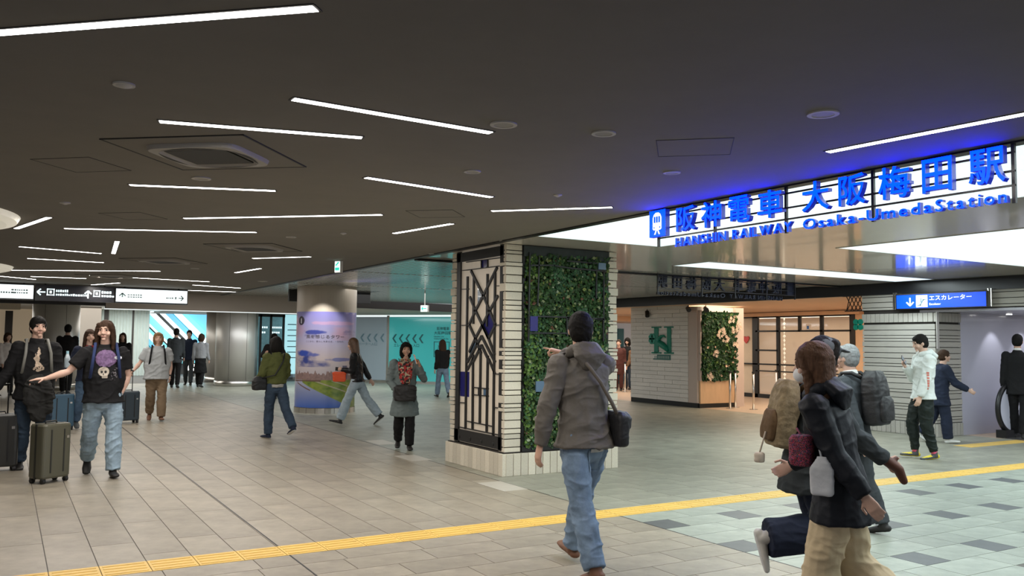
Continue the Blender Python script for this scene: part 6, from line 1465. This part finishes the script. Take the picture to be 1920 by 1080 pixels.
# 11 grey T-shirt, tan trousers
p = Person(at(291, 789), 178, 1.67, 'stout person in a grey T-shirt and tan trousers with backpack straps, facing the camera', lean=0, thigh=(6, -10), knee=(2, 22), foot=(4, -30), girth=1.26, head=(0, -2), spread=.03, arms=[dict(u=(-110, -76), f=(10, -74)), dict(u=(80, -62), f=(40, -40))])
p.hair(m_hblond, 'bob', .98, 14); p.body(m_skin2, ('relax', 'grip')); p.top(cloth('grey_tee', (.40, .42, .43), var=.06), 't_shirt', hem=-.05, sleeve=.40, inf=1.14, arm=1.4, wr=.010, belly=1.15, hemw=1.1, seed=3); p.trousers(cloth('tan_twill', (.23, .165, .105)), 'trousers', 1.35, 1.6, 2.0, wr=.009); p.shoes(m_shbr, m_shb)
backpack(p, c_blk, 'black backpack worn by the stout person in grey', (.28, .14, .40)); MB().tube([p.J['W', 0]+V(0, 0, .01), p.J['W', 0]+V(0, 0, .035)], .029, 12).build('wristwatch', m_black, p.root)
# 12 scarf woman
p = Person(at(757, 843), 178, 1.545, 'woman in long grey coat and red patterned scarf holding a phone to her ear', lean=0, thigh=(4, -10), knee=(4, 18), foot=(2, -16), head=(-6, -4), arms=[dict(u=(-80, -62), f=(40, 62), h=vec(60, 70), n=(.9, .2, 0)), dict(u=(95, -74), f=(-40, -40), n=(-1, 0, 0))])
c_gc = cloth('grey_green_coat', (.15, .185, .185)); p.hair(m_hblack, 'bob', 1.0, 15); p.body(m_skin, ('hold', 'grip')); p.top(c_gc, 'long_coat', hem=-.20, inf=1.14, arm=1.3, wr=.012, hemw=1.12, seed=9, flare=1.15); p.trousers(c_blk, 'trousers', 1.3, 1.5, 1.8); p.shoes(m_shb, m_shb)
def scarf(U, Vv):
    n = len(U); a = vnoise(U*9, Vv*18, 3); b_ = vnoise(U*14, Vv*26, 8); c = np.tile([[.02, .015, .015]], (n, 1)); c[a > .45] = (.42, .03, .03); c[b_ > .68] = (.5, .42, .28); c[(Vv > .72) & (b_ > .4)] = (.30, .24, .16); return c, np.abs(U-.5) < np.interp(Vv, [0, .2, .8, 1], [.25, .4, .5, .42])
project_decal(p.topo, 'scarf', p.J['chest']+p.fwd*.1+p.up*.02, V(-1, 0, 0), p.up, .22, .44, scarf, m_decal, p.root, 34, 60, .014)
b = SB(); H_ = p.h; b.loft([p.J['neck']+V(-.06, .0, -.01), p.J['neck']+V(-.05, .06, -.01), p.J['neck']+V(.05, .06, -.01), p.J['neck']+V(.06, 0, -.01), p.J['neck']+V(0, -.065, .01), p.J['neck']+V(-.06, .0, -.01)], [.026]*6); b.fuse('scarf_collar', .01, cloth('scarf_tan', (.24, .18, .11), var=.5, vscale=30), p.root, 2)
hang_bag('handbag', 'black handbag carried in front by the woman with the patterned scarf', tuple(p.w(p.J['pel']+V(-.0, .19, .02))), (.33, .13, .23), m_bagblk, tuple(p.w(p.J['sh']+V(.1, .04, .05))), taper=1, rz=p.root.rotation_euler[2])
phone(p, 0, 'phone in an orange case held by the woman with the patterned scarf', mat('orange_case', (.85, .32, .05), .5, emit=(.9, .35, .05), estr=.15), yaw=0)
# 13 green jacket
p = Person(at(515, 822), -28, 1.605, 'person with bobbed black hair in a short olive green jacket and jeans, seen from behind', lean=2, thigh=(10, -26), knee=(10, 16), foot=(0, -22), head=(5, 0), arms=[dict(u=(-70, -76), f=(-10, -40)), dict(u=(60, -78), f=(-20, -40))])
p.hair(m_hblack, 'bob', 1.12, 16); p.body(m_skin); p.top(cloth('olive_jacket', (.085, .095, .03)), 'short_jacket', hem=.0, inf=1.2, arm=1.45, wr=.010, hemw=1.08, seed=2, collar=.012); p.trousers(c_djean, 'jeans', 1.28, 1.45, 1.75, seed=6); p.shoes(c_navy, m_sole)
b = SB(); b.loft([p.J['pel']-V(0, 0, .02), p.J['pel']+V(0, 0, .03)], [(.165, .13), (.160, .125)], round_=False); b.fuse('shirt_tail', .01, cloth('grey_shirt', (.34, .33, .30)), p.root, 1, .008)
J = p.J; t = hang_bag('shoulder_bag', 'black shoulder bag swinging from the person in the olive green jacket', tuple(p.w(J['pel']+V(-.27, .05, .05))), (.24, .13, .22), m_bagblk, None, rz=p.root.rotation_euler[2])
inv = t.matrix_basis.inverted(); MB().tube([inv @ p.w(q_) for q_ in (J['pel']+V(-.25, .0, .13), J['waist']+V(-.10, -.15, .02), J['chest']+V(.04, -.15, .05), J['sh']+V(.12, -.05, .045))], .011, 6).build('strap', m_bagblk, t, smooth=True)
# 14 person in black with cap behind
p = Person((6.4, 23.6), 190, 1.72, 'person in black with a cap standing behind the person in the olive jacket', lean=0, thigh=(2, -2), knee=(2, 2), foot=(0, 0), arms=[dict(u=(-60, -60), f=(30, 20)), dict(u=(60, -60), f=(-30, 20))])
p.hair(m_hblack, 'short', 1.1, 17); p.body(m_skin); p.top(c_blk, 'jacket', inf=1.15, arm=1.4); p.trousers(c_blk); p.shoes(m_shb)
# 15 orange clutch
p = Person(at(668, 797), -82, 1.64, 'woman with long light brown hair, black leather jacket and orange clutch by the poster column', lean=5, thigh=(25, -27), knee=(6, 12), foot=(14, -40), head=(0, -10), arms=[dict(u=(0, -84), f=(30, 4), n=(1, 0, 0)), dict(u=(165, -60), f=(165, -58))])
p.hair(mat('hair_light_brown', (.13, .07, .04), .4, var=.3, vscale=20, bump=.6, bscale=40, stretch=(3, 3, .4)), 'vlong', 1.08, 18); p.body(m_skin2, ('hold', 'relax')); p.top(cloth('black_leather', (.014, .014, .016), rough=.35, bump=.2), 'leather_jacket', hem=-.01, inf=1.14, arm=1.35, wr=.008, seed=1); p.trousers(cloth('pale_denim', (.36, .44, .50), var=.2), 'jeans', 1.25, 1.5, 2.1, wr=.008, low=.95); p.shoes(m_shb, m_sole)
J = p.J; t = empty('clutch_bag', p.w(J['W', 0]+V(-.06, .04, -.13)), p.root.rotation_euler[2]+PI/2, 'orange clutch bag under the arm of the woman in the leather jacket', 'bag'); softbox('bag_body', (.25, .045, .19), mat('orange_leather', (.75, .09, .02), .45), t, .009, taper=1.1)
MB().tube([(-.12, -.03, .09), (0, -.032, .0), (.12, -.03, .09)], .004, 6).build('seam', mat('orange_edge', (.85, .3, .2), .5), t); phone(p, 0, 'phone in the hand of the woman in the leather jacket')
# 16 woman in black top beyond the pillar
p = Person(at(829, 745), -20, 1.62, 'wavy haired woman in a black top and jeans walking away beyond the brick pillar', lean=2, thigh=(16, -20), knee=(6, 12), foot=(6, -24))
p.hair(m_hdbrown, 'long', 1.15, 19); p.body(m_skin2); p.top(c_blk, 'top', hem=-.01, inf=1.12, arm=1.3); p.trousers(c_jean, 'jeans', 1.25, 1.4, 1.9); p.shoes(m_shb)
# 17.. the far people
def far(px, feet, rel, h, label, hair='short', hm=None, topm=None, legm=None, hem=-.06, skirt=False, group='people in the distance', girth=1.0, th=(10, -10), world=None, arms=None, vol=1.03, sh=None):
    p = Person(world or at(px, feet), rel, h, label, group, lean=1, thigh=th, knee=(4, 8), foot=(2, -10), girth=girth, arms=arms)
    p.hair(hm or m_hblack, hair, vol, int(px)); p.body(m_skin2); p.top(topm or c_blk, 'top', hem=hem, inf=1.14, arm=1.3); p.trousers(legm or c_blk)
    if skirt: p.skirt(legm or c_blk, .26, 1.25)
    p.shoes(sh or m_shb); return p
far(8, 742, 150, 1.68, 'person in a white puffy jacket at the edge beside the man in the black jacket', 'bob', m_hdbrown, cloth('white_puffer', (.60, .56, .54)), c_blk, girth=1.15)
far(122, 739, 10, 1.93, 'person in dark clothes seen from behind against the cream wall', topm=c_blk, girth=1.1)
far(227, 735, 190, 1.72, 'long haired person in dark clothes partly behind the man in the printed T-shirt', 'vlong', m_hdbrown, c_blk)
far(327, 727, 5, 1.90, 'tall man in a dark suit walking towards the escalators', topm=c_char, legm=c_blk, hem=-.1)
far(352, 722, 185, 1.86, 'man in a dark jacket and white shirt coming from the escalators', topm=c_navy, legm=c_char)
far(374, 726, 15, 1.74, 'person in a grey top and long black skirt seen from behind by the steel columns', 'bob', m_hdbrown, cloth('grey_blouse', (.34, .35, .37)), c_blk, hem=.0, skirt=True)
far(1160, 733, 190, 1.68, 'person in a reddish brown coat waiting in the gap beyond the planted pillar', 'short', m_hdbrown, cloth('maroon_coat', (.09, .035, .03)), cloth('maroon_coat', (.09, .035, .03)), hem=-.2, group='people waiting by the shop', th=(1, -1))
far(1177, 731, 200, 1.74, 'person in black with a dark hood waiting beside the brown vest', 'bob', m_hblack, c_blk, c_djean, group='people waiting by the shop', th=(1, -1), vol=1.15)
far(1191, 735, 210, 1.60, 'person in a brown vest waiting against the white brick shop wall', 'short', m_hblack, cloth('brown_vest', (.16, .09, .05)), c_blk, group='people waiting by the shop', th=(1, -1))
bpy.data.scenes.remove(_tmp)
